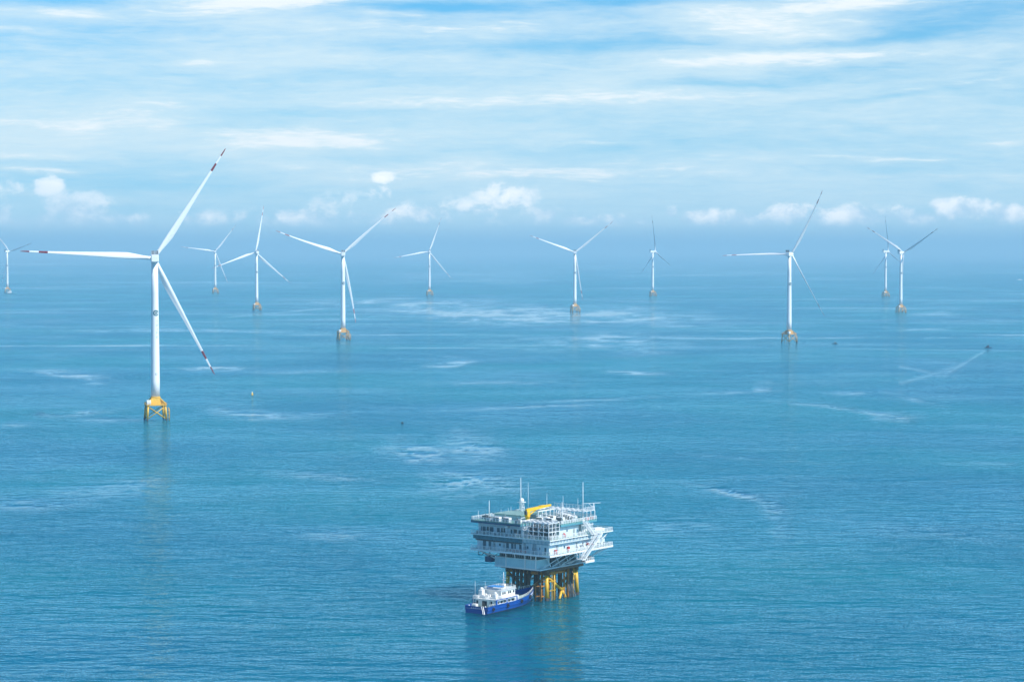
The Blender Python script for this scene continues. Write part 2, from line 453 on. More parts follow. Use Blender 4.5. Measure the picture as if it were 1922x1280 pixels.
sea = build_sea()
mw = bpy.data.materials.new('sea_water')
mw.use_nodes = True
n = NT(mw.node_tree)
b = mw.node_tree.nodes['Principled BSDF']
pos = n.n('ShaderNodeNewGeometry').outputs['Position']
sl = n.n('ShaderNodeAttribute', attribute_name='slick').outputs['Fac']
mp1 = n.n('ShaderNodeMapping', {0: pos, 'Rotation': (0, 0, R(9)), 'Scale': (0.42, 1.0, 1.0)})
mp2 = n.n('ShaderNodeMapping', {0: pos, 'Rotation': (0, 0, R(-16)), 'Scale': (0.5, 1.0, 1.0)})
mp3 = n.n('ShaderNodeMapping', {0: pos, 'Rotation': (0, 0, R(4)), 'Scale': (0.4, 1.0, 1.0)})
gust = n.noise(n.n('ShaderNodeMapping', {0: pos, 'Rotation': (0, 0, R(12)), 'Scale': (0.6, 1.0, 1.0)}).outputs[0], 0.008, 5, 0.6, 0.4)
h1 = n.noise(mp1.outputs[0], 1 / 7.0, 4, 0.5, 0.4)
h2 = n.noise(mp2.outputs[0], 1 / 3.6, 4, 0.5, 0.3)
h3 = n.noise(mp3.outputs[0], 1 / 26.0, 2, 0.5, 0.2)
amp = n.m('MULTIPLY', n.m('SUBTRACT', 1.0, n.m('MULTIPLY', sl, 0.94)), n.m('ADD', 0.62, n.m('MULTIPLY', n.smooth(gust, 0.36, 0.64), 0.72)))
hh = n.m('ADD', n.m('MULTIPLY', h1, 3.4), n.m('ADD', n.m('MULTIPLY', h2, 1.35), n.m('MULTIPLY', h3, 3.4)))
bump = n.n('ShaderNodeBump', {'Strength': 1.0, 'Distance': 1.0, 'Height': n.m('MULTIPLY', hh, amp)})
n.set(b, 'Normal', bump.outputs[0])
tone = n.noise(pos, 0.0035, 4, 0.5)
n.set(b, 'Base Color', n.mix(n.smooth(tone, 0.35, 0.65), (0.0006, 0.080, 0.143), (0.0008, 0.106, 0.152)))
b.inputs['Subsurface Weight'].default_value = 1.0
b.inputs['Subsurface Radius'].default_value = (0.6, 1.0, 1.0)
b.inputs['Subsurface Scale'].default_value = 200.0
b.inputs['Roughness'].default_value = 1.0
b.inputs['Specular IOR Level'].default_value = 0.0
# the skin of the water: a glossy coat weighted by its Fresnel reflectance
gl = n.n('ShaderNodeBsdfGlossy', {'Color': n.mix(sl, (0.57, 0.90, 1.0), (0.93, 0.985, 1.0)), 'Roughness': n.m('SUBTRACT', 0.10, n.m('MULTIPLY', sl, 0.03)), 'Normal': bump.outputs[0]})
fr = n.n('ShaderNodeFresnel', {'IOR': 1.31, 'Normal': bump.outputs[0]})
ms = n.n('ShaderNodeMixShader', {0: n.m('ADD', fr.outputs[0], n.m('MULTIPLY', sl, 0.16), clamp=True), 1: b.outputs[0], 2: gl.outputs[0]})
mw.node_tree.links.new(ms.outputs[0], mw.node_tree.nodes['Material Output'].inputs['Surface'])
sea.data.materials.append(mw)

# ------------------------------------------------------------------ wind turbines
HUB_Z, TP_Z, BLADE = 108.0, 15.0, 88.0

def blade_mesh(sweep, flap, pitch=0.0):
    """blade along +Z from the hub, thick root to thin tip; two red bands near the tip; flap bends it towards -Y, sweep towards +X"""
    m_ = MB()
    st = [(1.6, 2.5, 2.5, 0), (4, 2.45, 2.4, 4), (8, 2.9, 2.1, 14), (13, 3.9, 1.6, 17), (18, 4.5, 1.3, 14), (26, 4.1, 1.05, 10), (36, 3.4, 0.85, 7),
          (48, 2.6, 0.66, 4.5), (60, 1.95, 0.5, 2.5), (69.9, 1.5, 0.38, 1), (70, 1.5, 0.38, 1), (75.9, 1.25, 0.32, 0), (76, 1.25, 0.32, 0), (81.9, 0.98, 0.25, -1), (82, 0.97, 0.25, -1), (86, 0.7, 0.17, -1), (87.5, 0.42, 0.1, -1), (88, 0.14, 0.05, -1)]
    N = 18
    rings = []
    for z, ch, th, tw in st:
        k = min(1.0, max(0.0, (z - 4) / 12.0))
        pts = []
        for j in range(N):
            a = 2 * math.pi * j / N
            cxx, cyy = math.cos(a), math.sin(a)
            # round root flowing into an aerofoil with a sharp trailing edge
            xa = (cxx * 0.5 + 0.20) * ch
            prof = cyy * 0.5 * th * ((0.55 + 0.45 * -cxx) if cxx > 0 else 1.0)
            x = (1 - k) * cxx * 0.5 * ch + k * xa
            y = (1 - k) * cyy * 0.5 * th + k * prof
            q = R(tw + 3 + pitch)
            xx, yy = x * math.cos(q) - y * math.sin(q), x * math.sin(q) + y * math.cos(q)
            f = (z / BLADE) ** 2
            pts.append((xx + sweep * f, yy - flap * f, z))
        rings.append(pts)
    vs = [p for r_ in rings for p in r_]
    for i in range(len(rings) - 1):
        z = st[i][0]
        red = (70 <= z < 75.9) or (82 <= z)
        m_.add([*rings[i], *rings[i + 1]], [(j, (j + 1) % N, N + (j + 1) % N, N + j) for j in range(N)], 1 if red else 0, True)
    m_.add(rings[-1], [tuple(range(N))], 1)
    m_.add(rings[0], [tuple(range(N))[::-1]], 0)
    # weld the rings of one colour so the surface shades smoothly
    return m_

def weld(o, d=1e-4):
    import bmesh
    bm = bmesh.new()
    bm.from_mesh(o.data)
    bmesh.ops.remove_doubles(bm, verts=bm.verts, dist=d)
    bmesh.ops.recalc_face_normals(bm, faces=bm.faces)
    bm.to_mesh(o.data)
    bm.free()

def jacket_parts(root):
    """lattice foundation: four battered legs, X braces, yellow transition piece on a deck"""
    top, bot, zt = 5.7, 6.5, 10.0
    def leg_pt(sx, sy, z):
        k = top + (bot - top) * (zt - z) / (zt + 1.5)
        return Vector((sx * k, sy * k, z))
    cs = [(1, 1), (-1, 1), (-1, -1), (1, -1)]
    out_ = []
    for sx, sy in cs:
        m_ = MB()
        m_.tube([leg_pt(sx, sy, 1.3), leg_pt(sx, sy, zt)], 0.72, 12, 0)
        m_.tube([leg_pt(sx, sy, -2.5), leg_pt(sx, sy, 1.3)], 0.76, 12, 1)
        m_.tube([leg_pt(sx, sy, zt - 0.2), leg_pt(sx, sy, zt + 0.6)], 1.05, 12, 0)
        out_.append(m_.build('leg', [M['yellow'], M['dark']], root))
    for (ax, ay), (bx, by) in zip(cs, cs[1:] + cs[:1]):
        m_ = MB()
        m_.tube([leg_pt(ax, ay, 0.9), leg_pt(bx, by, zt - 0.6)], 0.3, 8, 0)
        m_.tube([leg_pt(bx, by, 0.9), leg_pt(ax, ay, zt - 0.6)], 0.3, 8, 0)
        out_.append(m_.build('brace', [M['yellow']], root))
    m_ = MB()
    e = 6.7
    m_.box(-e, e, -e, e, zt + 0.3, zt + 0.62)
    for q in (-1, 1):
        m_.box(-e, e, q * e - 0.15, q * e + 0.15, zt - 0.1, zt + 0.25)
        m_.box(q * e - 0.15, q * e + 0.15, -e + 0.2, e - 0.2, zt - 0.1, zt + 0.25)
    m_.build('work_platform', [M['yellow']], root)
    m_ = MB()
    z = zt + 0.62
    m_.rail([(-e, -e, z), (e, -e, z), (e, e, z), (-e, e, z)], closed=True, r=0.05, sp=1.8)
    m_.build('handrail', [M['rail_y']], root)
    # the transition piece: a box girder cross carrying the tower foot, ribs sloping to the four legs
    m_ = MB()
    b0 = 3.9
    m_.add([(-b0, -b0, zt + 0.6), (b0, -b0, zt + 0.6), (b0, b0, zt + 0.6), (-b0, b0, zt + 0.6),
            (-3.1, -3.1, TP_Z), (3.1, -3.1, TP_Z), (3.1, 3.1, TP_Z), (-3.1, 3.1, TP_Z)],
           [(0, 3, 2, 1), (4, 5, 6, 7), (0, 1, 5, 4), (1, 2, 6, 5), (2, 3, 7, 6), (3, 0, 4, 7)])
    for sx, sy in cs:
        m_.bar((sx * 2.4, sy * 2.4, TP_Z - 0.5), (sx * 5.7, sy * 5.7, zt + 1.0), 0.95, 1.1)
    m_.lathe([(3.25, TP_Z), (3.25, TP_Z + 0.7), (3.0, TP_Z + 0.75)], 28)
    m_.build('transition_piece', [M['yellow']], root)
    m_ = MB()
    m_.cbox(-6.7, -3.9, -6.6, -4.1, zt + 0.64, zt + 3.7, 0.12)
    m_.box(-6.45, -4.2, -6.64, -6.6, zt + 0.9, zt + 3.3)
    m_.build('equipment_cabinet', [M['white']], root)
    # boat landing: two fender tubes with rungs on one leg
    m_ = MB()
    for s_ in (-1.0, 1.0):
        m_.tube([(bot + 1.9, -bot + 1.6 + s_, -2), (bot + 1.9, -bot + 1.6 + s_, 7.4), (bot + 1.1, -bot + 1.6 + s_, 8.4)], 0.26, 8)
        for zz in (2.2, 4.6, 6.8):
            m_.bar((bot + 1.9, -bot + 1.6 + s_, zz), (7.3, -7.3, zz), 0.25)
    for zz in np.arange(0.3, 7.3, 0.8):
        m_.bar((bot + 1.9, -bot + 0.6, zz), (bot + 1.9, -bot + 2.6, zz), 0.14)
    m_.build('boat_landing', [M['rail_y']], root)
    m_ = MB()
    for sy in (-0.6, 0.6):
        m_.tube([(-bot + 0.6, sy * 3, -2), (-bot + 1.4, sy * 3, zt)], 0.24, 8)
    m_.build('cable_tube', [M['yellow']], root)

def make_turbine(i, base, psi, theta, label, sweep, flap, detail):
    root = empty('wind_turbine', (base.x, base.y, 0), 0, label, 'wind turbine', 'white three-bladed wind turbines on yellow lattice foundations')
    prm = bool(detail)
    # tower
    m_ = MB()
    prof = [(2.95, TP_Z + 0.72), (2.93, 26), (2.78, 45), (2.55, 66), (2.35, 85), (2.15, HUB_Z - 2.6)]
    m_.lathe(prof, 40)
    for zz, rr in ((45, 2.785), (66, 2.555), (85, 2.355)):
        m_.lathe([(rr + 0.02, zz - 0.09), (rr + 0.05, zz), (rr + 0.02, zz + 0.09)], 40)
    tw = m_.build('tower', [M['white']], root)
    # emblem and lettering: thin plates wrapped on the tower shell
    if i == 0:
        def on_shell(ang, z, du, dz, rr):
            a = R(ang) + du / rr
            return (math.sin(a) * rr, -math.cos(a) * rr, z + dz)
        rr = 2.53
        m_ = MB()
        N = 28
        for (r0, r1, a0, a1) in ((1.15, 2.0, 20, 340), (0.0, 0.75, 0, 360)):
            vs = []
            for k in range(N + 1):
                a = R(a0 + (a1 - a0) * k / N)
                for q in (r0, r1):
                    vs.append(on_shell(27, 71.5, q * math.cos(a), q * math.sin(a), rr))
            m_.add(vs, [(2 * k, 2 * k + 1, 2 * k + 3, 2 * k + 2) for k in range(N)])
        m_.add([on_shell(27, 71.5, *q, rr) for q in ((0.6, -0.2), (1.3, 0.5), (1.3, 0.9), (0.2, 0.1))], [(0, 1, 2, 3)])
        e0 = m_.build('emblem', [M['emblem']], tw)
        glyph = [[(-.8, .7, .8, .9), (-.8, 0, .8, .2), (-.8, -.8, .8, -.6), (-.1, -.8, .1, .9)], [(-.8, -.8, -.6, .8), (.6, -.8, .8, .8), (-.1, -.8, .1, .9), (-.8, -.8, .8, -.6)],
                 [(-.8, .5, .8, .7), (-.2, -.9, 0, .9), (.2, -.3, .8, -.1), (-.8, -.9, .8, -.7)], [(-.7, -.8, -.5, .8), (-.7, .6, .7, .8), (.5, -.8, .7, .8), (-.7, -.1, .7, .1)],
                 [(-.8, .3, .8, .5), (-.1, -.9, .1, .9), (-.8, -.6, .8, -.4), (-.8, -.9, -.6, .5)]]
        for g_, z in zip(glyph, (66.0, 63.4, 60.8, 58.2, 55.6)):
            m_ = MB()
            for (x0, y0, x1, y1) in g_:
                rg = 2.62 + (66 - z) * 0.011
                m_.add([on_shell(44, z, *q, rg) for q in ((x0, y0), (x1, y0), (x1, y1), (x0, y1))], [(0, 1, 2, 3)])
            m_.build('character', [M['letter']], tw)
        m_ = MB()
        for dx, z0_, z1_ in ((-.5, 0, 1.5), (.1, 0, .2), (.1, 1.3, 1.5), (.5, 0, 1.5)):
            m_.add([on_shell(18, 30.0, *q, 2.93) for q in ((dx, z0_), (dx + .3, z0_), (dx + .3, z1_), (dx, z1_))], [(0, 1, 2, 3)])
        n0 = m_.build('number_mark', [M['letter']], tw)
        make_turbine.marks = (e0,)
    else:
        for c in make_turbine.marks:
            d = c.copy()
            COL.objects.link(d)
            d.parent = tw
    # foundation (shared meshes after the first)
    if i == 0:
        jk = empty('proto_holder', (0, 0, 0))
        jacket_parts(jk)
        make_turbine.jk = [c for c in jk.children]
        for c in make_turbine.jk:
            c.parent = root
            c.rotation_euler = (0, 0, R(17))
        bpy.data.objects.remove(jk)
    else:
        for c in make_turbine.jk:
            d = c.copy()
            COL.objects.link(d)
            d.parent = root
            d.rotation_euler = (0, 0, R(17 if i != 8 else 38))
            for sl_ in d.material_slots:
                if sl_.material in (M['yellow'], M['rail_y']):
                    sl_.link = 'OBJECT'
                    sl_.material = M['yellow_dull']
    # head
    rot = Matrix.Rotation(-psi, 4, 'Z')
    def place(o):
        o.matrix_parent_inverse = Matrix()
        o.location = rot @ Vector((0, 0, HUB_Z))
        o.rotation_euler = (0, 0, -psi)
    m_ = MB()
    m_.cbox(-2.5, 2.5, -7.5, 3.6, -2.5, 2.3, 0.45)
    m_.lathe([(2.3, -3.0), (2.3, -2.4)], 28)
    nac = m_.build('nacelle', [M['white']], root)
    place(nac)
    m_ = MB()
    for x0 in (-2.35, 0.1):
        m_.box(x0, x0 + 2.25, -7.2, -6.4, 2.35, 5.0, 0)
        for k in range(5):
            m_.box(x0 + 0.02, x0 + 2.23, -7.27, -7.2, 2.62 + k * 0.5, 2.7 + k * 0.5, 1)
        for xx in (x0, x0 + 1.06, x0 + 2.13):
            m_.box(xx, xx + 0.12, -7.3, -7.27, 2.35, 5.0, 1)
    m_.bar((-1.8, -6.3, 4.6), (-1.8, -3.8, 2.3), 0.2, mat=1)
    m_.bar((1.8, -6.3, 4.6), (1.8, -3.8, 2.3), 0.2, mat=1)
    rad = m_.build('radiator', [M['grille'], M['white']], nac)
    m_ = MB()
    m_.tube([(0, 3.5, 0), (0, 4.4, 0), (0, 5.2, 0), (0, 8.2, 0), (0, 9.2, 0), (0, 9.9, 0), (0, 10.2, 0)], [1.9, 2.0, 2.35, 2.35, 1.9, 1.1, 0.3], 28)
    hub = m_.build('hub', [M['white']], root)
    place(hub)
    for k in range(3):
        bl = blade_mesh(sweep, flap, {8: 42, 10: 14, 6: 8}.get(i, 0)).build('blade', [M['white'], M['red'] if i == 0 else M['red_pale']], root)
        weld(bl)
        th = theta + k * 2 * math.pi / 3
        bl.matrix_parent_inverse = Matrix()
        mt = Matrix.Translation((0, 0, HUB_Z)) @ rot @ Matrix.Translation((0, 6.8, 0)) @ Matrix.Rotation(th, 4, 'Y')
        bl.matrix_local = mt
    return root, tw

TURB = [  # pixel of the foundation in the photograph, rotor heading, blade angle, label, sweep, flap
    ((292, 788), -11.0, 33.0, 'largest wind turbine, standing nearest, red bands on its blades, teal emblem on its tower', 0.0, 0.0),
    ((14, 550), 33.0, 76.0, 'small wind turbine at the far left with a boat lying at its foot', -1.0, 3.0),
    ((404, 551), -7.0, 38.0, 'far wind turbine standing between the largest turbine and one with a blade straight up', 0.0, 0.0),
    ((482, 583), -22.0, 10.5, 'wind turbine with one blade nearly straight up and two spread low', 0.0, 0.0),
    ((644, 639), -8.0, 46.0, 'second largest turbine of the left half, bowed blades, orange foundation', 5.0, 3.0),
    ((806, 555), -10.0, 20.0, 'far faint wind turbine on its own left of the middle, upper blade leaning right', 0.0, 4.0),
    ((1079, 586), 2.0, 50.0, 'wind turbine whose two upper blades make a wide V above the substation', 1.0, 0.0),
    ((1225, 557), 65.0, 112.0, 'far wind turbine seen from its side, steep dark upper blade, alone over open water', 0.0, 3.0),
    ((1481, 643), 27.0, 30.0, 'large wind turbine of the right half with a level drooping blade pointing left', -2.0, 8.0),
    ((1662, 558), 70.0, 112.0, 'far wind turbine crossed by the blade of the nearer turbine on its right', 0.0, 3.0),
    ((1690.5, 588), 45.0, 61.0, 'nearer wind turbine of the overlapping pair at the right, blades in a wide V', 0.0, 6.0),
]
for i, (pxy, psi, th, lab, sw, fl) in enumerate(TURB):
    root, tw = make_turbine(i, ground(*pxy), R(psi), R(th), lab, sw, fl, i == 0)

# ------------------------------------------------------------------ offshore substation
M.update(
    steel=paint('white_steel', (0.80, 0.82, 0.83), 0.42, 0.05, 0.35, streaks=0.22, dirt=(0.42, 0.34, 0.26)),
    wall=paint('pale_wall_cladding', (0.62, 0.73, 0.79), 0.45, 0.05, 0.3, streaks=0.32, dirt=(0.45, 0.42, 0.38)),
    blue_wall=paint('pale_blue_cladding', (0.46, 0.70, 0.77), 0.45, 0.05, 0.4, streaks=0.15, dirt=(0.35, 0.36, 0.34)),
    teal=paint('teal_edge_paint', (0.09, 0.30, 0.38), 0.4, 0.1, 0.6),
    navy=paint('dark_blue_edge', (0.02, 0.07, 0.16), 0.4, 0.1, 0.6),
    green=paint('green_deck_coating', (0.17, 0.36, 0.29), 0.6, 0.15, 0.5, streaks=0.15, dirt=(0.3, 0.33, 0.28)),
    grey=paint('grey_machinery', (0.36, 0.40, 0.42), 0.5, 0.15, 0.8),
    shade=paint('dark_grey_steel', (0.10, 0.12, 0.13), 0.5, 0.2, 0.8),
    door=paint('dark_slate_door', (0.07, 0.13, 0.17), 0.4, 0.1, 0.8),
    firered=paint('fire_red', (0.55, 0.04, 0.03), 0.4, 0.06, 1.0),
    rust=paint('shaded_rusty_steel', (0.13, 0.075, 0.04), 0.65, 0.35, 0.7, streaks=0.5, dirt=(0.26, 0.12, 0.035)),  # rust brown, darkened by the shade under the platform put into it
    jyellow=paint('weathered_yellow_steel', (0.72, 0.43, 0.03), 0.45, 0.12, 0.5, streaks=0.55, dirt=(0.34, 0.13, 0.02)),
    orange=paint('rusting_orange_steel', (0.46, 0.19, 0.03), 0.5, 0.25, 0.5, streaks=0.6, dirt=(0.16, 0.06, 0.02)),
    crane=paint('crane_yellow', (0.82, 0.50, 0.01), 0.38, 0.05, 0.5, streaks=0.12, dirt=(0.3, 0.16, 0.03)),
)
SUB = empty('offshore_substation', (9.943, 752.10, 0), R(52.326),
            'white multi-deck offshore substation on a yellow and rust-brown lattice foundation', 'offshore platform')
ZC, ZL, ZM, ZT = 10.7, 16.1, 21.0, 25.4
X0, X1, Y0, Y1 = -17.4, 17.4, -16.2, 16.2
rnd = random.Random(4)

# --- foundation
LX, LY = 8.4, 8.2
def leg_at(sx, sy, z):
    k = 0.35 * (9.8 - z) / 9.8
    return Vector((sx * (LX - 0.4 + k * 1.2), sy * (LY - 0.4 + k * 1.2), z))
LEGS = [(-1, -1), (1, -1), (1, 1), (-1, 1)]
for sx, sy in LEGS:
    m_ = MB()
    m_.tube([leg_at(sx, sy, 0.9), leg_at(sx, sy, 8.2)], 0.64, 18, 0)
    m_.tube([leg_at(sx, sy, -4), leg_at(sx, sy, 0.9)], 0.68, 18, 1)
    m_.tube([leg_at(sx, sy, 8.2), leg_at(sx, sy, 10.0)], 0.95, 18, 2)  # leg top: rust and the shade under the deck in one brown
    m_.build('leg', [M['jyellow'], M['dark'], M['rust']], SUB)
for (a, b) in zip(LEGS, LEGS[1:] + LEGS[:1]):
    m_ = MB()
    mid = (leg_at(*a, 8.2) + leg_at(*b, 8.2)) / 2
    m_.tube([leg_at(*a, 8.6), leg_at(*b, 8.6)], 0.5, 12)
    m_.build('top_girder', [M['orange']], SUB)
    m_ = MB()
    low = (leg_at(*a, 2.6) + leg_at(*b, 2.6)) / 2
    m_.tube([leg_at(*a, 7.9), low], 0.46, 12)
    m_.tube([leg_at(*b, 7.9), low], 0.46, 12)
    out_ = (leg_at(*a, -2) * 0.65 + leg_at(*b, -2) * 0.35)
    m_.tube([low, out_], 0.42, 12)
    m_.tube([low, leg_at(*a, -2) * 0.3 + leg_at(*b, -2) * 0.7], 0.42, 12)
    m_.build('brace', [M['jyellow'] if a[1] == -1 else M['orange']], SUB)
# inner piles of the foundation, rust brown, close set on the side where the boat lies
for k in range(5):
    m_ = MB()
    y = 5.2 - k * 1.6
    m_.tube([(-LX - 0.5, y, -4), (-LX - 0.2, y, 9.6)], 0.5, 12)
    m_.bar((-LX - 0.2, y, 6.2), (-LX + 1.6, y, 6.2), 0.3)
    m_.build('cable_pile', [M['rust']], SUB)
m_ = MB()
for z in (1.6, 4.2, 7.0):
    m_.tube([(-LX - 0.4, 8, z), (-LX - 0.4, -3.0, z)], 0.24, 8)
m_.build('pile_guide', [M['rust']], SUB)
for (x, y, r_, mt) in ((-5.2, -8.9, .22, 'jyellow'), (-2.4, -7.2, .3, 'rust'), (1.0, -8.3, .34, 'orange'), (2.3, -8.9, .42, 'orange'), (3.4, -8.6, .3, 'rust'), (4.4, -8.9, .46, 'rust'),
                       (6.0, -8.4, .26, 'jyellow'), (-6.5, -5.0, .3, 'rust'), (-5, 2, .5, 'rust'), (0, 3, .5, 'rust'), (4, 5, .5, 'rust'), (-8.9, -5.4, .3, 'rust'), (-9.2, -6.6, .26, 'orange'), (-3.6, -5.5, .34, 'orange'), (0.2, -4.6, .4, 'rust'), (3.0, -5.6, .36, 'orange'), (5.2, -6.4, .3, 'orange'), (-7.6, 0.4, .34, 'rust'), (6.6, -2.0, .4, 'rust')):
    m_ = MB()
    m_.tube([(x, y, -4), (x, y, 9.8)], r_, 10)
    m_.build('cable_tube', [M[mt]], SUB)
m_ = MB()                                      # boat landing on the near corner
for s_ in (-1.1, 1.1):
    m_.tube([(-11.0, -6.6 + s_, -2.5), (-11.0, -6.6 + s_, 5.4), (-9.0, -6.6 + s_, 6.4)], 0.2, 10)
    m_.bar((-11.0, -6.6 + s_, 1.5), (-8.6, -7.4, 1.5), 0.3)
    m_.bar((-11.0, -6.6 + s_, 4.8), (-8.6, -7.4, 4.8), 0.3)
for k in range(12):
    m_.bar((-11.0, -7.7, 0.2 + k * 0.45), (-11.0, -5.5, 0.2 + k * 0.45), 0.07)
m_.build('boat_landing', [M['orange']], SUB)
m_ = MB()                                      # ladder beside the front leg
for s_ in (-0.35, 0.35):
    m_.bar((-6.6 + s_, -9.1, -1), (-6.6 + s_, -9.1, 9.6), 0.08)
for k in range(22):
    m_.bar((-6.95, -9.1, 0.2 + k * 0.43), (-6.25, -9.1, 0.2 + k * 0.43), 0.07)
for z in (3.2, 6.2):
    m_.bar((-8.0, -8.8, z), (-4.5, -8.8, z), 0.22)
m_.build('ladder', [M['jyellow']], SUB)
m_ = MB()                                      # hanging hawsers and chain at the water
for k in range(7):
    x = 1.6 + k * 0.55
    m_.tube([(x, -9.3, 5.5 - (k % 3)), (x + 0.1, -9.6, 2.4), (x + 0.5, -9.9, 0.5), (x + 0.9, -9.5, -0.8)], 0.12, 6)
for k in range(9):
    x, y = 1.8 + rnd.random() * 3, -9.4 - rnd.random() * 0.8
    m_.cbox(x, x + 0.55, y, y + 0.5, -0.2, 0.35 + rnd.random() * 0.6, 0.08)
m_.build('fender_bundle', [M['shade']], SUB)
m_ = MB()
m_.box(-LX - 1.6, LX + 1.6, -LY - 1.4, -LY - 0.2, 9.5, 10.25)
m_.box(-LX - 1.6, LX + 1.6, LY + 0.2, LY + 1.4, 9.5, 10.25)
m_.box(-LX - 1.7, -LX - 0.2, -LY - 0.2, LY + 0.2, 9.5, 10.25)
m_.box(LX + 0.2, LX + 1.5, -LY - 0.2, LY + 0.2, 9.5, 10.25)
for k in range(-3, 4):
    m_.box(-LX - 0.2, LX + 0.2, k * 2.2 - 0.2, k * 2.2 + 0.2, 9.55, 10.2)
m_.build('cap_frame', [M['rust']], SUB)

# --- cellar deck
m_ = MB()
m_.box(-13.3, 9.6, -9.2, 9.5, ZC - 0.42, ZC)
m_.build('cellar_deck', [M['wall']], SUB)
m_ = MB()
cx0, cx1, cy0, cy1 = -13.3, -6.4, -7.8, 9.4
m_.box(cx0, cx1, cy0, cy1, ZC, ZC + 2.95, 0)
k = 0
y = cy0 + 0.2
while y < cy1 - 0.3:                              # corrugated cladding
    m_.box(cx0 - 0.09, cx0 - 0.001, y, y + 0.3, ZC + 0.1, ZC + 2.8, 0)
    y += 0.62
x = cx0 + 0.2
while x < cx1 - 0.3:
    m_.box(x, x + 0.3, cy0 - 0.09, cy0 - 0.001, ZC + 0.1, ZC + 2.8, 0)
    x += 0.62
m_.box(cx0 - 0.14, cx1 + 0.02, cy0 - 0.14, cy1 + 0.02, ZC - 0.25, ZC + 0.08, 1)
m_.box(cx0 - 0.12, cx1, cy0 - 0.12, cy1, ZC + 2.82, ZC + 3.0, 1)
m_.build('switchgear_module', [M['blue_wall'], M['steel']], SUB)
for y in (4.6, -3.2, -7.6):
    m_ = MB()
    m_.bar((cx0 - 0.25, y, ZC - 0.3), (cx0 - 0.25, y, ZL - 0.6), 0.32)
    m_.build('wall_post', [M['steel']], SUB)
for (a, b) in (((cx0, 8.8, 13.8), (X0 + 1.0, 13.4, 15.3)), ((cx0 + .4, 9.3, 12.8), (X0 + 2.4, 14.4, 15.3)), ((cx0, 1.0, 13.8), (cx0 - 2.6, -0.6, 15.3)), ((cx0, -5.4, 13.8), (cx0 - 2.6, -7.4, 15.3))):
    m_ = MB()
    m_.bar(a, b, 0.3)
    m_.build('knee_brace', [M['steel']], SUB)
m_ = MB()                                       # dark box painting in the shade of the open gap above the module
m_.box(-11.8, 8.8, -6.6, 8.6, ZC + 3.05, ZL - 0.75)
y = -6.4
while y < 8.4:
    m_.box(-11.95, -11.8, y, y + 0.22, ZC + 3.05, ZL - 0.75, 1)
    y += 0.95
m_.build('shaded_gap', [M['shade'], M['grey']], SUB)
m_ = MB()
for k in range(8):                              # machines on the open side of the cellar deck
    x = -5.6 + k * 1.8
    hgt = 1.0 + 1.3 * rnd.random()
    m_.cbox(x, x + 1.3, -8.4, -7.0, ZC + 0.01, ZC + hgt, 0.08, k % 2)
    m_.tube([(x + 0.65, -7.7, ZC + hgt), (x + 0.65, -7.7, ZC + hgt + 0.9), (x + 1.5, -7.7, ZC + hgt + 0.9)], 0.16, 8, 1)
m_.box(-6.3, 9.2, -6.9, -6.5, ZC, ZC + 3.0, 0)
m_.build('cellar_machinery', [M['shade'], M['grey']], SUB)
m_ = MB()
m_.rail([(-6.4, -9.1, ZC), (9.5, -9.1, ZC), (9.5, 9.2, ZC)], sp=1.5, r=0.075)
m_.build('cellar_handrail', [M['grey']], SUB)
m_ = MB()                                       # deck truss seen from the sunny side
for k in range(4):
    x = -12.5 + k * 5.0
    m_.bar((x + 1.0, -8.9, ZC + 0.2), (x + 5.0, -14.6, ZL - 0.6), 0.3)
    m_.bar((x + 5.4, -8.9, ZC + 0.2), (x + 2.2, -8.9, ZL - 0.6), 0.26)
m_.bar((9.2, -8.8, 9.9), (14.0, -14.5, ZL - 0.6), 0.32)
m_.bar((9.3, -6.8, 9.9), (15.0, -9, ZL - 0.6), 0.3)
m_.build('deck_brace', [M['steel']], SUB)

# --- small hanging platforms at the two sides
m_ = MB()
m_.box(1.4, 6.4, -16.6, -13.4, 12.0, 12.25, 0)
m_.box(1.4, 6.4, -16.66, -16.6, 11.85, 12.6, 0)
m_.rail([(1.5, -16.5, 12.25), (6.3, -16.5, 12.25), (6.3, -13.5, 12.25)], sp=1.2, r=0.05, mat=0)
for x in (2.0, 3.5, 4.9):
    m_.cbox(x, x + 1.1, -15.6, -14.4, 12.26, 13.8, 0.08, 1)
for x in (1.8, 6.0):
    m_.bar((x, -13.8, 12.2), (x, -13.8, ZL - 0.6), 0.22)
m_.build('hanging_platform', [M['steel'], M['shade']], SUB)
m_ = MB()
m_.box(-14.0, -11.6, 10.6, 13.0, 11.6, 13.4, 0)
m_.bar((-13.8, 11, 13.4), (-13.8, 11, ZL - .6), 0.15)
m_.bar((-11.8, 12.8, 13.4), (-11.8, 12.8, ZL - .6), 0.15)
m_.build('hanging_box', [M['navy']], SUB)
m_ = MB()
m_.tube([(X0 + 0.3, 13.2, 15.4), (X0 - 0.1, 13.0, 14.5), (X0 - 0.1, 11.6, 14.3), (X0 + 0.2, 10.6, 15.2)], 0.14, 8)
m_.tube([(X0 + 0.3, 10.6, 14.8), (X0 - 0.1, 9.0, 14.3), (X0, 6.2, 14.5), (X0 + 0.2, 5.0, 15.3)], 0.12, 8)
m_.build('hose_loop', [M['shade']], SUB)

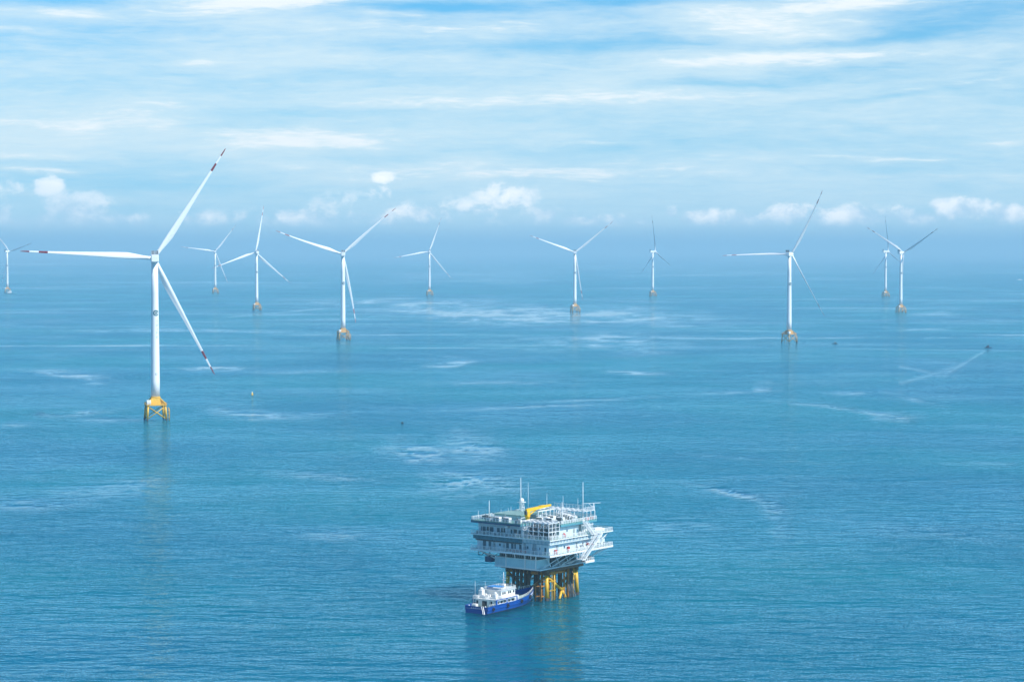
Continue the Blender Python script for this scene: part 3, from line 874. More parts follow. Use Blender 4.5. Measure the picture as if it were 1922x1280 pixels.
# --- main decks
def deck(z, edge, depth, name, mats, x0=X0, x1=X1, y0=Y0, y1=Y1):
    q = MB()
    q.box(x0, x1, y0, y1, z - 0.22, z, 0)
    q.box(x0 - 0.08, x0, y0 - 0.08, y1 + 0.08, z - edge, z + 0.12, 1)
    q.box(x1, x1 + 0.08, y0 - 0.08, y1 + 0.08, z - edge, z + 0.12, 1)
    q.box(x0, x1, y0 - 0.08, y0, z - edge, z + 0.12, 1)
    q.box(x0, x1, y1, y1 + 0.08, z - edge, z + 0.12, 1)
    k_ = x0 + 1.2
    while k_ < x1:
        q.box(k_, k_ + 0.3, y0 + 0.3, y1 - 0.3, z - depth, z - 0.22, 2)
        k_ += 2.4
    return q.build(name, mats, SUB)
deck(ZL, 0.5, 0.75, 'lower_deck', [M['green'], M['steel'], M['shade']])
deck(ZM, 0.25, 0.6, 'middle_deck', [M['green'], M['steel'], M['shade']])
m_ = MB()
for pts in ([(X0 + .1, Y1 - .1, ZL), (X0 + .1, Y0 + .1, ZL), (X1 - .1, Y0 + .1, ZL), (X1 - .1, Y1 - .1, ZL)],):
    m_.rail(pts, sp=1.5, r=0.075)
m_.build('lower_handrail', [M['steel']], SUB)
m_ = MB()
m_.rail([(X0 + .1, Y1 - .1, ZM), (X0 + .1, Y0 + .1, ZM), (X1 - .1, Y0 + .1, ZM), (X1 - .1, Y1 - .1, ZM)], sp=1.5, r=0.075)
m_.build('middle_handrail', [M['steel']], SUB)

# --- lower storey: walls, girder band, doors
wx, wy = X0 + 1.5, Y0 + 1.5
m_ = MB()
m_.box(wx, 9.8, wy, Y1 - 1.5, ZL + 0.003, ZM - 1.35, 0)
for y in np.arange(wy + 3.2, Y1 - 2, 3.6):
    m_.box(wx - 0.12, wx, y, y + 0.25, ZL + 0.01, ZM - 1.35, 1)
for x in np.arange(wx + 3.2, 9.4, 3.6):
    m_.box(x, x + 0.25, wy - 0.12, wy, ZL + 0.01, ZM - 1.35, 1)
m_.box(wx - 0.15, wx + 0.1, wy - 0.15, wy + 0.1, ZL + 0.01, ZM - 0.3, 1)
m_.build('lower_storey_wall', [M['wall'], M['steel']], SUB)
m_ = MB()                                      # ribbed girder band under the middle deck
m_.box(X0 + 0.5, 11.2, Y0 + 0.5, -5.0, ZM - 1.36, ZM - 0.25, 0)
m_.box(X0 + 0.5, 11.2, -5.0, Y1 - 0.6, ZM - 1.36, ZM - 0.25, 1)
for i_, y in enumerate(np.arange(Y0 + 0.6, Y1 - 0.6, 0.55)):
    m_.box(X0 + 0.32, X0 + 0.5, y, y + 0.2, ZM - 1.36, ZM - 0.25, 2 if y > -5 else 3)
for x in np.arange(X0 + 0.6, 11.0, 0.8):
    m_.box(x, x + 0.3, Y0 + 0.32, Y0 + 0.5, ZM - 1.36, ZM - 0.25, 3)
m_.box(X0 + 0.3, X0 + 0.5, Y0 + 0.4, Y1 - 0.6, ZM - 1.5, ZM - 1.36, 0)
m_.box(X0 + 0.5, 11.2, Y0 + 0.3, Y0 + 0.5, ZM - 1.5, ZM - 1.36, 3)
m_.build('girder_band', [M['teal'], M['shade'], M['teal'], M['steel']], SUB)
def face_left(name, y0, y1, z0, z1, mat, x=None, t_=0.06):
    q = MB()
    xx = wx if x is None else x
    q.box(xx - t_, xx - 0.003, y0, y1, z0, z1)
    return q.build(name, [M[mat]], SUB)
def face_right(name, x0, x1, z0, z1, mat, y=None, t_=0.06):
    q = MB()
    yy = wy if y is None else y
    q.box(x0, x1, yy - t_, yy - 0.003, z0, z1)
    return q.build(name, [M[mat]], SUB)
for (y0, y1, hh_) in ((11.0, 12.3, 2.7), (8.9, 9.9, 2.6), (1.6, 2.6, 2.6), (-1.3, 0.6, 3.1), (-3.6, -2.7, 2.6), (-13.6, -12.9, 2.3)):
    face_left('door', y0, y1, ZL + 0.05, ZL + 0.05 + hh_, 'door')
m_ = MB()
m_.box(X0 + 0.9, X0 + 1.42, -4.0, Y1 - 1.2, ZM - 1.75, ZM - 1.52, 0)
for y in np.arange(-3.8, Y1 - 1.4, 0.9):
    m_.box(X0 + 0.7, X0 + 1.44, y, y + 0.22, ZM - 1.9, ZM - 1.38, 0)
m_.tube([(X0 + 0.8, -3.5, ZM - 1.95), (X0 + 0.8, Y1 - 1.4, ZM - 1.95)], 0.14, 8, 0)
m_.build('cable_tray', [M['shade']], SUB)
for (y0, y1) in ((4.9, 5.6), (-6.4, -5.8), (-11.5, -10.9)):
    face_left('window', y0, y1, ZL + 1.5, ZL + 2.3, 'door')
for (x0, x1) in ((-12.2, -10.9), (-1.8, -0.6), (8.2, 9.5)):
    face_right('door', x0, x1, ZL + 0.05, ZL + 2.8, 'grey')
for (x0, x1) in ((2.2, 2.9), (-8.0, -7.3)):
    face_right('window', x0, x1, ZL + 1.5, ZL + 2.3, 'door')
for (x, z) in ((-13.4, ZL), (-6.4, ZL + 0.4), (4.4, ZL + 0.4), (7.0, ZL)):
    m_ = MB()
    m_.cbox(x, x + 0.9, wy - 0.75, wy - 0.1, z + 0.02, z + 1.5, 0.06)
    m_.build('fire_cabinet', [M['firered']], SUB)
m_ = MB()                                      # red valves among the rails on the shady side
for k in range(9):
    y = 1.5 - k * 0.9
    m_.tube([(wx - 0.5, y, ZL + 0.01), (wx - 0.5, y, ZL + 0.9)], 0.12, 8)
m_.tube([(wx - 0.5, 2.0, ZL + 0.55), (wx - 0.5, -6.2, ZL + 0.55)], 0.1, 8)
m_.build('fire_main', [M['firered']], SUB)

# --- middle storey: accommodation block, transformer cage, sunny block
ax, ay0, ay1 = X0 + 2.1, -4.2, Y1 - 1.6
m_ = MB()
m_.box(ax, 7.2, ay0, ay1, ZM + 0.003, ZT - 0.9, 0)
for y in np.arange(ay0 + 2.6, ay1 - 1, 2.9):
    m_.box(ax - 0.12, ax, y, y + 0.22, ZM + 0.02, ZT - 0.9, 1)
m_.box(ax - 0.5, ax, ay0, ay1, ZT - 1.9, ZT - 1.7, 1)
m_.build('accommodation_block', [M['wall'], M['steel']], SUB)
for (y0, y1, hh_) in ((11.6, 13.6, 2.4), (8.4, 9.9, 2.4), (5.8, 6.9, 2.3), (0.6, 1.5, 2.2), (-2.9, -2.0, 2.2)):
    face_left('door', y0, y1, ZM + 0.05, ZM + 0.05 + hh_, 'door', ax)
for (y0, y1) in ((10.2, 11.2), (3.6, 5.2), (-1.4, 0.1)):
    face_left('louvre', y0, y1, ZM + 1.0, ZM + 2.5, 'shade', ax)
m_ = MB()
m_.lathe([(0.1, ZM + 2.4), (0.75, ZM + 2.7), (0.85, ZM + 3.1), (0.6, ZM + 3.6), (0.1, ZM + 3.8)], 16, 0, (X0 + 1.3, 2.4))
m_.tube([(X0 + 1.3, 2.4, ZM), (X0 + 1.3, 2.4, ZM + 2.6)], 0.09, 8)
m_.build('satellite_dome', [M['steel']], SUB)
m_ = MB()
for k in range(14):
    y = 13.5 - k * 1.2
    m_.cbox(X0 + 0.5, X0 + 0.5 + 0.4 + 0.5 * rnd.random(), y, y + 0.5 + 0.4 * rnd.random(), ZM + 0.01, ZM + 0.6 + 0.9 * rnd.random(), 0.05, k % 2)
m_.build('deck_locker', [M['shade'], M['grey']], SUB)
# open frame with the transformer coolers
gx0, gx1, gy0, gy1 = X0 + 0.9, X0 + 6.6, Y0 + 1.2, -4.6
gz = (ZM + 0.01, ZM + 2.5, ZM + 5.3)
m_ = MB()
xs = np.linspace(gx0, gx1, 4)
ys = np.linspace(gy0, gy1, 6)
for x in xs:
    for y in ys:
        m_.bar((x, y, gz[0]), (x, y, gz[2]), 0.2)
for z in gz[1:]:
    for x in xs:
        m_.bar((x, gy0, z), (x, gy1, z), 0.22)
    for y in ys:
        m_.bar((gx0, y, z), (gx1, y, z), 0.22)
for z in (gz[1] + 1.3, gz[0] + 1.2):
    for x in xs[:1]:
        m_.bar((x, gy0, z), (x, gy1, z), 0.1)
    m_.bar((gx0, gy0, z), (gx1, gy0, z), 0.1)
for a, b in ((ys[1], ys[2]), (ys[3], ys[4])):
    m_.bar((gx0, a, gz[0]), (gx0, b, gz[1]), 0.12)
    m_.bar((gx0, b, gz[1]), (gx0, a, gz[2]), 0.12)
m_.bar((xs[1], gy0, gz[0]), (xs[2], gy0, gz[1]), 0.12)
m_.build('cooler_frame', [M['steel']], SUB)
for k in range(4):
    m_ = MB()
    y = gy0 + 0.7 + k * 2.2
    m_.box(gx0 + 1.0, gx1 - 0.9, y, y + 1.5, ZM + 0.5, ZM + 3.7, 1)
    for j in range(6):
        m_.box(gx0 + 0.8, gx0 + 1.0, y + j * 0.26, y + j * 0.26 + 0.12, ZM + 0.6, ZM + 3.6, 0)
    m_.tube([(gx0 + 1.6, y + 0.7, ZM + 3.7), (gx0 + 1.6, y + 0.7, ZM + 4.6), (gx1, y + 0.7, ZM + 4.6)], 0.2, 8, 0)
    m_.build('transformer_cooler', [M['shade'], M['shade']], SUB)
# sunny block
sx0, sx1, sy0 = -9.2, 1.2, Y0 + 2.2
m_ = MB()
m_.box(sx0, sx1, sy0, ay0 - 0.1, ZM + 0.003, ZT - 0.7, 0)
m_.box(sx0 - 0.1, sx1 + 0.1, sy0 - 0.1, sy0, ZT - 1.5, ZT - 1.3, 1)
m_.build('control_room', [M['wall'], M['steel']], SUB)
face_right('window', -5.6, -4.9, ZM + 1.7, ZM + 2.4, 'door', sy0)
face_right('door', -2.0, -0.9, ZM + 0.05, ZM + 2.3, 'grey', sy0)
m_ = MB()
m_.tube([(-7.5, sy0 - 0.5, ZM + 0.01), (-7.5, sy0 - 0.5, ZM + 1.5)], 0.22, 10)
m_.tube([(-6.8, sy0 - 0.5, ZM + 0.01), (-6.8, sy0 - 0.5, ZM + 1.1)], 0.22, 10)
m_.build('fire_hydrant', [M['firered']], SUB)
m_ = MB()                                       # open bay beyond, white posts and panels
for k in range(6):
    x = 1.8 + k * 1.15
    m_.bar((x, Y0 + 1.4, ZM + 0.01), (x, Y0 + 1.4, ZT - 0.3), 0.18)
for z in (ZM + 1.6, ZM + 3.0):
    m_.bar((1.8, Y0 + 1.4, z), (8.4, Y0 + 1.4, z), 0.16)
m_.box(1.3, 7.2, Y0 + 3.2, ay0 - 0.1, ZM + 0.003, ZT - 0.8, 1)
m_.box(4.6, 7.4, Y0 + 3.12, Y0 + 3.2, ZM + 0.4, ZM + 3.2, 0)
m_.build('equipment_bay', [M['steel'], M['grey']], SUB)

# --- top deck with its corner left open over the coolers
m_ = MB()
poly = [(X0, Y1), (X0, -4.3), (-10.4, -4.3), (-10.4, Y0 + 0.9), (9.6, Y0 + 0.9), (9.6, Y1)]
m_.prism(poly, ZT - 0.2, ZT, 0)
n_ = len(poly)
for i_ in range(n_):
    a, b = poly[i_], poly[(i_ + 1) % n_]
    d_ = Vector((b[0] - a[0], b[1] - a[1], 0)).normalized()
    nn = Vector((d_.y, -d_.x, 0)) * -0.07
    A_, B_ = Vector((*a, ZT - 0.3)) + nn, Vector((*b, ZT - 0.3)) + nn
    m_.bar(A_, B_, 0.12, 0.85, mat=1 if i_ in (0, 5) else 2)
for k_ in np.arange(X0 + 1.2, 9.0, 2.6):
    if k_ > -10:
        m_.box(k_, k_ + 0.3, Y0 + 1.4, Y1 - 0.4, ZT - 0.7, ZT - 0.2, 3)
    else:
        m_.box(k_, k_ + 0.3, -4.0, Y1 - 0.4, ZT - 0.7, ZT - 0.2, 3)
m_.build('top_deck', [M['green'], M['navy'], M['teal'], M['shade']], SUB)
m_ = MB()
m_.rail([Vector((x + (0.12 if x < 0 else -0.12), y + (0.12 if y < 0 else -0.12), ZT)) for x, y in poly], sp=1.3, r=0.075, closed=True)
m_.build('top_handrail', [M['steel']], SUB)
def ac(x, y, rot=False):
    q = MB()
    q.cbox(x, x + 1.5, y, y + 2.5, ZT + 0.1, ZT + 1.55, 0.06)
    a_ = q.build('cooling_unit', [M['steel']], SUB)
    for k in range(2):
        g_ = MB()
        g_.cbox(x - 0.06, x - 0.004, y + 0.1 + k * 1.2, y + 1.15 + k * 1.2, ZT + 0.3, ZT + 1.42, 0.02)
        for w in (-.2, .2):
            g_.box(x - 0.075, x - 0.062, y + 0.25 + k * 1.2, y + 1.05 + k * 1.2, ZT + 0.81 + w, ZT + 0.85 + w, 1)
        g_.build('fan_grille', [M['shade'], M['steel']], a_)
    return a_
ac(-16.0, 5.6); ac(-16.0, 1.5); ac(-8.6, -6.4); ac(-8.4, -10.2); ac(-4.2, -11.2); ac(-2.6, -6.5); ac(0.8, -12.0); ac(3.2, -8.6)
m_ = MB()
vs = [(-15.2, 10.6 + 1.35 * math.cos(a), ZT + 0.02 + 1.3 * math.sin(a)) for a in np.linspace(0, math.pi, 14)] + [(-14.0, 10.6 + 1.35 * math.cos(a), ZT + 0.02 + 1.3 * math.sin(a)) for a in np.linspace(0, math.pi, 14)]
m_.add(vs, [(i_, i_ + 1, i_ + 15, i_ + 14) for i_ in range(13)] + [tuple(range(14))[::-1], tuple(range(14, 28))])
m_.build('hatch_cowl', [M['shade']], SUB)
m_ = MB()                                        # low green roofed house in the middle of the top deck
m_.box(-9.5, 2.0, 1.5, 12.5, ZT + 0.003, ZT + 1.6, 0)
m_.box(-10.0, 2.4, 1.0, 13.0, ZT + 1.6, ZT + 1.8, 1)
for k in range(11):
    m_.box(-9.9 + k * 1.1, -9.75 + k * 1.1, 1.1, 12.9, ZT + 1.8, ZT + 1.86, 2)
m_.build('green_roof_house', [M['wall'], M['green'], M['steel']], SUB)
m_ = MB()                                        # radar tower
for q in ((0.4, 8.6), (2.0, 8.6), (2.0, 10.2), (0.4, 10.2)):
    m_.bar((*q, ZT), (1.2 + (q[0] - 1.2) * .6, 9.4 + (q[1] - 9.4) * .6, ZT + 4.6), 0.11)
for z in (1.5, 3.0, 4.5):
    k = 0.8 - z * 0.06
    c4 = [(1.2 - k, 9.4 - k), (1.2 + k, 9.4 - k), (1.2 + k, 9.4 + k), (1.2 - k, 9.4 + k)]
    for a, b in zip(c4, c4[1:] + c4[:1]):
        m_.bar((*a, ZT + z), (*b, ZT + z), 0.14)
        m_.bar((*a, ZT + z - 1.4), (*b, ZT + z), 0.1)
m_.box(0.2, 2.2, 8.4, 10.4, ZT + 4.6, ZT + 4.75)
m_.lathe([(0.3, ZT + 4.76), (0.75, ZT + 5.0), (0.8, ZT + 5.4), (0.55, ZT + 5.9), (0.1, ZT + 6.1)], 16, 0, (1.2, 9.4))
m_.build('radar_tower', [M['steel']], SUB)
m_ = MB()                                        # generator and ventilation boxes, ducts, pipe runs
for k in range(16):
    x, y = -8.6 + 15.5 * rnd.random(), -13.6 + 12.5 * rnd.random()
    w, d, hgt = 0.8 + 1.6 * rnd.random(), 0.8 + 1.8 * rnd.random(), 0.7 + 1.3 * rnd.random()
    m_.cbox(x, x + w, y, y + d, ZT + 0.02, ZT + hgt, 0.06, k % 3)
for k in range(7):
    y = -12.5 + k * 1.6
    m_.tube([(-9.6, y, ZT + 0.6), (-2 + k, y, ZT + 0.6), (-2 + k, y, ZT + 1.6 + 0.2 * k), (2 + k, y, ZT + 1.6 + 0.2 * k)], 0.13, 8, 0)
m_.build('deck_machinery', [M['steel'], M['grey'], M['wall']], SUB)
m_ = MB()                                        # raised pipe rack frame at the far right
rx0, rx1, ry0, ry1 = 2.6, 9.3, -14.6, 2.0
for x in np.linspace(rx0, rx1, 4):
    for y in (ry0, (ry0 + ry1) / 2, ry1):
        m_.bar((x, y, ZT), (x, y, ZT + 3.0), 0.2)
    m_.bar((x, ry0, ZT + 3.0), (x, ry1, ZT + 3.0), 0.24)
    m_.bar((x, ry0, ZT + 1.5), (x, ry1, ZT + 1.5), 0.14)
for y in np.linspace(ry0, ry1, 9):
    m_.bar((rx0, y, ZT + 3.05), (rx1, y, ZT + 3.05), 0.18)
m_.rail([(rx0, ry0, ZT + 3.1), (rx1, ry0, ZT + 3.1), (rx1, ry1, ZT + 3.1)], sp=1.3, r=0.05)
m_.build('pipe_rack', [M['steel']], SUB)
m_ = MB()
m_.bar((-6.5, -3.2, ZT + 3.2), (2.2, -3.2, ZT + 3.2), 0.3)
m_.bar((-6.5, 0.4, ZT + 3.2), (2.2, 0.4, ZT + 3.2), 0.3)
for x in np.linspace(-6.4, 2.1, 5):
    m_.bar((x, -3.2, ZT), (x, -3.2, ZT + 3.2), 0.2)
    m_.bar((x, 0.4, ZT), (x, 0.4, ZT + 3.2), 0.2)
    m_.bar((x, -3.2, ZT + 3.2), (x, 0.4, ZT + 3.2), 0.2)
m_.build('cable_gantry', [M['steel']], SUB)
for (x, y) in ((4.2, -15.1), (6.8, -15.0)):
    m_ = MB()
    m_.cbox(x, x + 1.2, y, y + 0.8, ZT + 0.03, ZT + 1.0, 0.08)
    m_.build('foam_tank', [M['firered']], SUB)
# masts and whip aerials
def aerial(x, y, h_, r_, z0=ZT, name='mast'):
    q = MB()
    q.tube([(x, y, z0), (x, y, z0 + h_ * 0.55), (x, y, z0 + h_)], [r_, r_ * 0.8, r_ * 0.35], 8)
    if r_ > 0.12:
        q.tube([(x, y, z0), (x, y, z0 + 0.5)], r_ * 2.2, 8)
    return q.build(name, [M['steel']], SUB)
aerial(-0.6, 8.4, 13.0, 0.16); aerial(-12.2, 12.6, 6.2, 0.16); aerial(2.2, -15.0, 12.8, 0.16); aerial(-7.4, -13.6, 7.0, 0.18)
for (x, y, h_) in ((4.5, 9.2, 11), (7.4, 3.6, 7.5), (8.6, -2.2, 7.0), (9.0, -8.0, 6.6), (-15.4, 14.6, 3.0), (-4, 11, 3.2), (-1.8, 11.6, 3.4), (-6, 12.5, 2.8)):
    aerial(x, y, h_, 0.07, name='whip_aerial')
m_ = MB()
m_.bar((9.0, -14.4, ZT + 3.1), (9.0, -14.4, ZT + 5.4), 0.3)
m_.bar((6.0, -11.8, ZT + 5.2), (10.6, -16.0, ZT + 5.4), 0.14)
m_.bar((9.0, -14.4, ZT + 4.0), (7.7, -13.3, ZT + 5.2), 0.12)
m_.build('davit', [M['steel']], SUB)

# --- stairs and landings on the sunny side
def stair(a, b, w, name, dirv):
    """stair flight from a (low) to b (high); w sideways along dirv"""
    q = MB()
    a, b, s_ = Vector(a), Vector(b), Vector(dirv) * w
    q.bar(a, b, 0.12, 0.3); q.bar(a + s_, b + s_, 0.12, 0.3)
    k_ = max(3, int(abs(b.z - a.z) / 0.24))
    for i_ in range(k_ + 1):
        p = a.lerp(b, i_ / k_)
        q.bar(p, p + s_, 0.3, 0.05)
    for off in (Vector(), s_):
        for hh_ in (0.6, 1.2):
            q.bar(a + off + Vector((0, 0, hh_)), b + off + Vector((0, 0, hh_)), 0.09)
        for i_ in range(0, k_ + 1, 3):
            p = a.lerp(b, i_ / k_) + off
            q.bar(p, p + Vector((0, 0, 1.2)), 0.1)
    return q.build(name, [M['steel']], SUB)
stair((-0.7, Y0 - 1.9, 13.6), (9.0, Y0 - 1.9, ZM), 1.7, 'stair', (0, 1, 0))
stair((5.2, Y0 - 1.4, ZM), (0.4, Y0 - 1.4, ZT), 1.4, 'stair', (0, 1, 0))
m_ = MB()
m_.box(-2.6, -0.6, Y0 - 2.1, Y0 + 0.4, 13.35, 13.6)
m_.bar((-2.4, Y0 + 0.3, 13.5), (-2.4, Y0 + 0.3, ZL - 0.5), 0.2)
m_.bar((-0.8, Y0 + 0.3, 13.5), (-0.8, Y0 + 0.3, ZL - 0.5), 0.2)
m_.rail([(-0.7, Y0 - 2.0, 13.6), (-2.5, Y0 - 2.0, 13.6), (-2.5, Y0 + 0.2, 13.6)], sp=1.0, r=0.05)
m_.bar((-2.5, Y0 + 0.2, 13.4), (-3.4, -9.4, ZC), 0.25)
m_.bar((8.6, Y0 - 1.9, ZM - 0.1), (8.6, Y0 - 0.1, ZM - 0.1), 0.25)
m_.build('stair_landing', [M['steel']], SUB)
m_ = MB()                                        # open corner of the decks: posts and brackets
for (x, y) in ((12.4, Y0 + 1.0), (14.4, Y0 + 4.6), (12.4, 2.0), (12.4, 12.0)):
    m_.bar((x, y, ZL + 0.01), (x, y, ZM - 0.25), 0.28)
m_.bar((12.4, Y0 + 1.0, ZM - 0.3), (9.9, Y0 + 1.6, ZM - 2.6), 0.2)
m_.bar((15.8, Y0 + 0.6, ZM - 0.3), (12.6, Y0 + 1.0, ZM - 2.4), 0.2)
m_.bar((15.8, Y0 + 0.6, ZL - 0.4), (9.0, -9.5, ZC + 0.4), 0.3)
m_.build('corner_frame', [M['steel']], SUB)
m_ = MB()
m_.box(10.4, 14.6, Y0 + 1.3, Y0 + 3.6, ZL + 0.004, ZL + 2.5, 0)
m_.box(9.85, 10.35, Y0 + 1.5, Y0 + 3.4, ZL + 0.004, ZL + 2.4, 1)
m_.build('side_cabin', [M['wall'], M['door']], SUB)
m_ = MB()
m_.cbox(8.6, 12.6, Y0 + 0.9, Y0 + 2.7, ZM + 0.01, ZM + 1.5, 0.1)
m_.cbox(13.2, 14.6, Y0 + 1.2, Y0 + 2.4, ZM + 0.01, ZM + 1.1, 0.1)
m_.build('liferaft_housing', [M['steel']], SUB)
m_ = MB()                                        # tangle of trays and pipes along the sunny walkway
for k in range(10):
    x = -1 + k * 1.6
    z = ZL + 1.2 + 2.0 * rnd.random()
    m_.tube([(x, wy - 0.3, ZL + 0.02), (x, wy - 0.3, z), (x + 1.8, wy - 0.3, z)], 0.1, 8)
    m_.cbox(x + 0.2, x + 0.9, wy - 0.7, wy - 0.15, ZL + 0.6, ZL + 1.4, 0.04, k % 2)
m_.build('wall_pipework', [M['steel'], M['grey']], SUB)

# --- pipe risers and cable ladders up the shady wall, stowed gear on the roof
for (y, z0, z1, r_) in ((7.6, ZL, ZM - 1.4, .14), (3.4, ZL, ZM - 1.4, .1), (-5.2, ZL, ZM - 1.4, .16), (-8.6, ZL, ZM - 1.4, .12), (-9.3, ZL, ZM - 1.4, .12)):
    m_ = MB()
    m_.tube([(wx - 0.3, y, z0 + 0.01), (wx - 0.3, y, z1)], r_, 8)
    m_.box(wx - 0.5, wx - 0.003, y - 0.3, y + 0.3, z0 + 1.2, z0 + 2.1)
    m_.build('pipe_riser', [M['grey']], SUB)
for (x, y, w, d, h_, mt) in ((-16.6, 9.0, 1.1, 1.6, 1.0, 'grey'), (-16.4, -2.6, 1.0, 1.4, 1.2, 'shade'), (-13.6, 4.2, 1.2, 2.2, 1.4, 'grey'), (-13.2, -1.2, 1.4, 1.2, 1.0, 'steel'), (-13.0, 13.2, 1.8, 1.8, 1.2, 'shade'),
                             (-7.0, -12.9, 1.2, 1.6, 1.5, 'shade'), (-1.6, -13.4, 1.6, 1.4, 1.3, 'grey'), (3.4, -11.0, 1.5, 1.9, 1.6, 'steel'), (5.4, -5.6, 1.6, 2.0, 1.4, 'shade')):
    m_ = MB()
    m_.cbox(x, x + w, y, y + d, ZT + 0.02, ZT + h_, 0.06)
    m_.tube([(x + w * .5, y + d * .5, ZT + h_), (x + w * .5, y + d * .5, ZT + h_ + 0.7)], 0.12, 8)
    m_.build('vent_box', [M[mt]], SUB)

# --- pedestal crane on the top deck
CR = empty('crane', (-11.4, -2.6, ZT))
CR.parent = SUB
m_ = MB()
m_.lathe([(0.95, 0.0), (0.95, 0.25), (0.72, 0.3), (0.72, 1.7), (0.95, 1.8), (0.95, 2.0)], 20)
m_.build('pedestal', [M['crane']], CR)
m_ = MB()
m_.cbox(-0.8, 0.75, -0.65, 0.65, 2.01, 3.7, 0.15)
m_.cbox(-1.15, -0.8, -0.5, 0.5, 2.6, 3.9, 0.1, 1)
m_.build('slew_house', [M['crane'], M['shade']], CR)
m_ = MB()
bx = [(-0.8, 3.4, 4.4), (1.0, 3.5, 4.55), (7.5, 4.0, 4.75), (12.4, 4.3, 4.9)]
for (x0, l0_, h0), (x1, l1_, h1_) in zip(bx[:-1], bx[1:]):
    m_.add([(x0, -0.4, l0_), (x0, 0.4, l0_), (x0, 0.4, h0), (x0, -0.4, h0), (x1, -0.4, l1_), (x1, 0.4, l1_), (x1, 0.4, h1_), (x1, -0.4, h1_)],
           [(0, 1, 5, 4), (1, 2, 6, 5), (2, 3, 7, 6), (3, 0, 4, 7)])
m_.add([(-0.8, -0.4, 3.4), (-0.8, 0.4, 3.4), (-0.8, 0.4, 4.4), (-0.8, -0.4, 4.4)], [(0, 3, 2, 1)])
m_.add([(12.4, -0.4, 4.3), (12.4, 0.4, 4.3), (12.4, 0.4, 4.9), (12.4, -0.4, 4.9)], [(0, 1, 2, 3)])
m_.cbox(6.5, 9.5, -0.5, 0.5, 4.6, 4.9, 0.05)
m_.build('boom', [M['crane']], CR)
m_ = MB()
m_.tube([(0.7, 0, 2.2), (4.6, 0, 3.75)], 0.2, 10)
m_.build('luffing_cylinder', [M['crane']], CR)
m_ = MB()
m_.tube([(12.1, 0, 4.3), (12.1, 0, 3.5)], 0.05, 6)
m_.cbox(11.9, 12.3, -0.2, 0.2, 3.0, 3.5, 0.05)
m_.build('hook', [M['shade']], CR)

# ------------------------------------------------------------------ supply vessel moored at the foundation
M.update(
    hull=paint('deep_blue_hull', (0.004, 0.062, 0.30), 0.32, 0.12, 0.3, streaks=0.12, dirt=(0.02, 0.06, 0.2)),
    boot=paint('dark_boot_top', (0.02, 0.03, 0.07), 0.5, 0.2, 0.5),
    shipwhite=paint('ship_white', (0.78, 0.78, 0.76), 0.38, 0.03, 0.4, streaks=0.12, dirt=(0.5, 0.42, 0.34)),
    deckgreen=paint('pale_green_deck', (0.36, 0.46, 0.38), 0.6, 0.1, 0.6),
    canopy=paint('blue_canopy', (0.04, 0.25, 0.62), 0.6, 0.08, 0.6),
    tyre=paint('black_rubber', (0.02, 0.02, 0.02), 0.7, 0.2, 2.0),
    glass=paint('dark_glass', (0.02, 0.03, 0.04), 0.08, 0.1, 1.0),
    winch=paint('teal_winch', (0.05, 0.33, 0.30), 0.45, 0.1, 1.0),
)
st0 = ground(894, 1151)
SHIP = empty('supply_vessel', (st0.x, st0.y, 0), R(56.5), 'blue-hulled white supply vessel with its bow nosed against the substation legs', 'ship')
LEN = 33.0
def hb(x):                                       # half breadth at the deck
    u = x / LEN
    return 4.3 + 0.2 * min(1, u * 5) if u < 0.55 else 4.5 * max(0.0, 1 - ((u - 0.55) / 0.45) ** 2.3)
def hw(x):                                       # half breadth at the waterline
    u = x / (LEN - 1.6)
    return 4.1 + 0.2 * min(1, u * 5) if u < 0.45 else 4.3 * max(0.0, 1 - ((u - 0.45) / 0.55) ** 2.0)
def sheer(x):
    u = x / LEN
    return 2.3 + 2.2 * max(0.0, (u - 0.3) / 0.7) ** 1.6
xsn = list(np.linspace(0, LEN, 34))
m_ = MB()
rows_ = []
for x in xsn:
    b_, w_, s_ = hb(x), hw(min(x, LEN - 1.7)) if x < LEN - 1.6 else 0.0, sheer(x)
    w_ = min(w_, b_)
    xl = min(x, LEN - 1.6)
    rows_.append([(xl, w_ * 0.9, -1.2), (xl, w_, 0.25), (x - (x - xl) * 0.7, w_ + (b_ - w_) * 0.35, 0.9), (x, b_, s_ * 0.72), (x, b_ + 0.02, s_)])
for side in (1, -1):
    for (A_, B_) in zip(rows_[:-1], rows_[1:]):
        for j in range(4):
            q = [A_[j], B_[j], B_[j + 1], A_[j + 1]]
            q = [(p[0], p[1] * side, p[2]) for p in q]
            m_.add(q if side < 0 else q[::-1], [(0, 1, 2, 3)], 1 if j == 0 else 0)
a = rows_[0]
m_.add([(p[0], -p[1], p[2]) for p in a] + [(p[0], p[1], p[2]) for p in a[::-1]], [tuple(range(10))[::-1]], 0)
hull = m_.build('hull', [M['hull'], M['boot']], SHIP)
weld(hull)
m_ = MB()                                        # rubbing strakes along both sides
for side in (1, -1):
    for zf in (0.55, 0.98):
        pts = [(x, (hb(x) + 0.05) * side, sheer(x) * zf) for x in xsn[:31]]
        if zf < .9:
            pts = [(x, (hw(x) + (hb(x) - hw(x)) * 0.7 + 0.1) * side, z) for x, y, z in pts]
        m_.tube(pts, 0.13, 6)
m_.build('rubbing_strake', [M['hull']], SHIP)
DZ = 1.55
m_ = MB()
pl = [(x, -max(0.02, hb(x) - 0.12)) for x in xsn[:-1]] + [(x, max(0.02, hb(x) - 0.12)) for x in xsn[:-1][::-1]]
aft = [p for p in pl if p[0] <= 16.2]
m_.prism(aft, DZ - 0.1, DZ)
fore = [p for p in pl if p[0] >= 14.8]
m_.prism(fore, 2.2, 2.3)
m_.build('deck', [M['deckgreen']], SHIP)
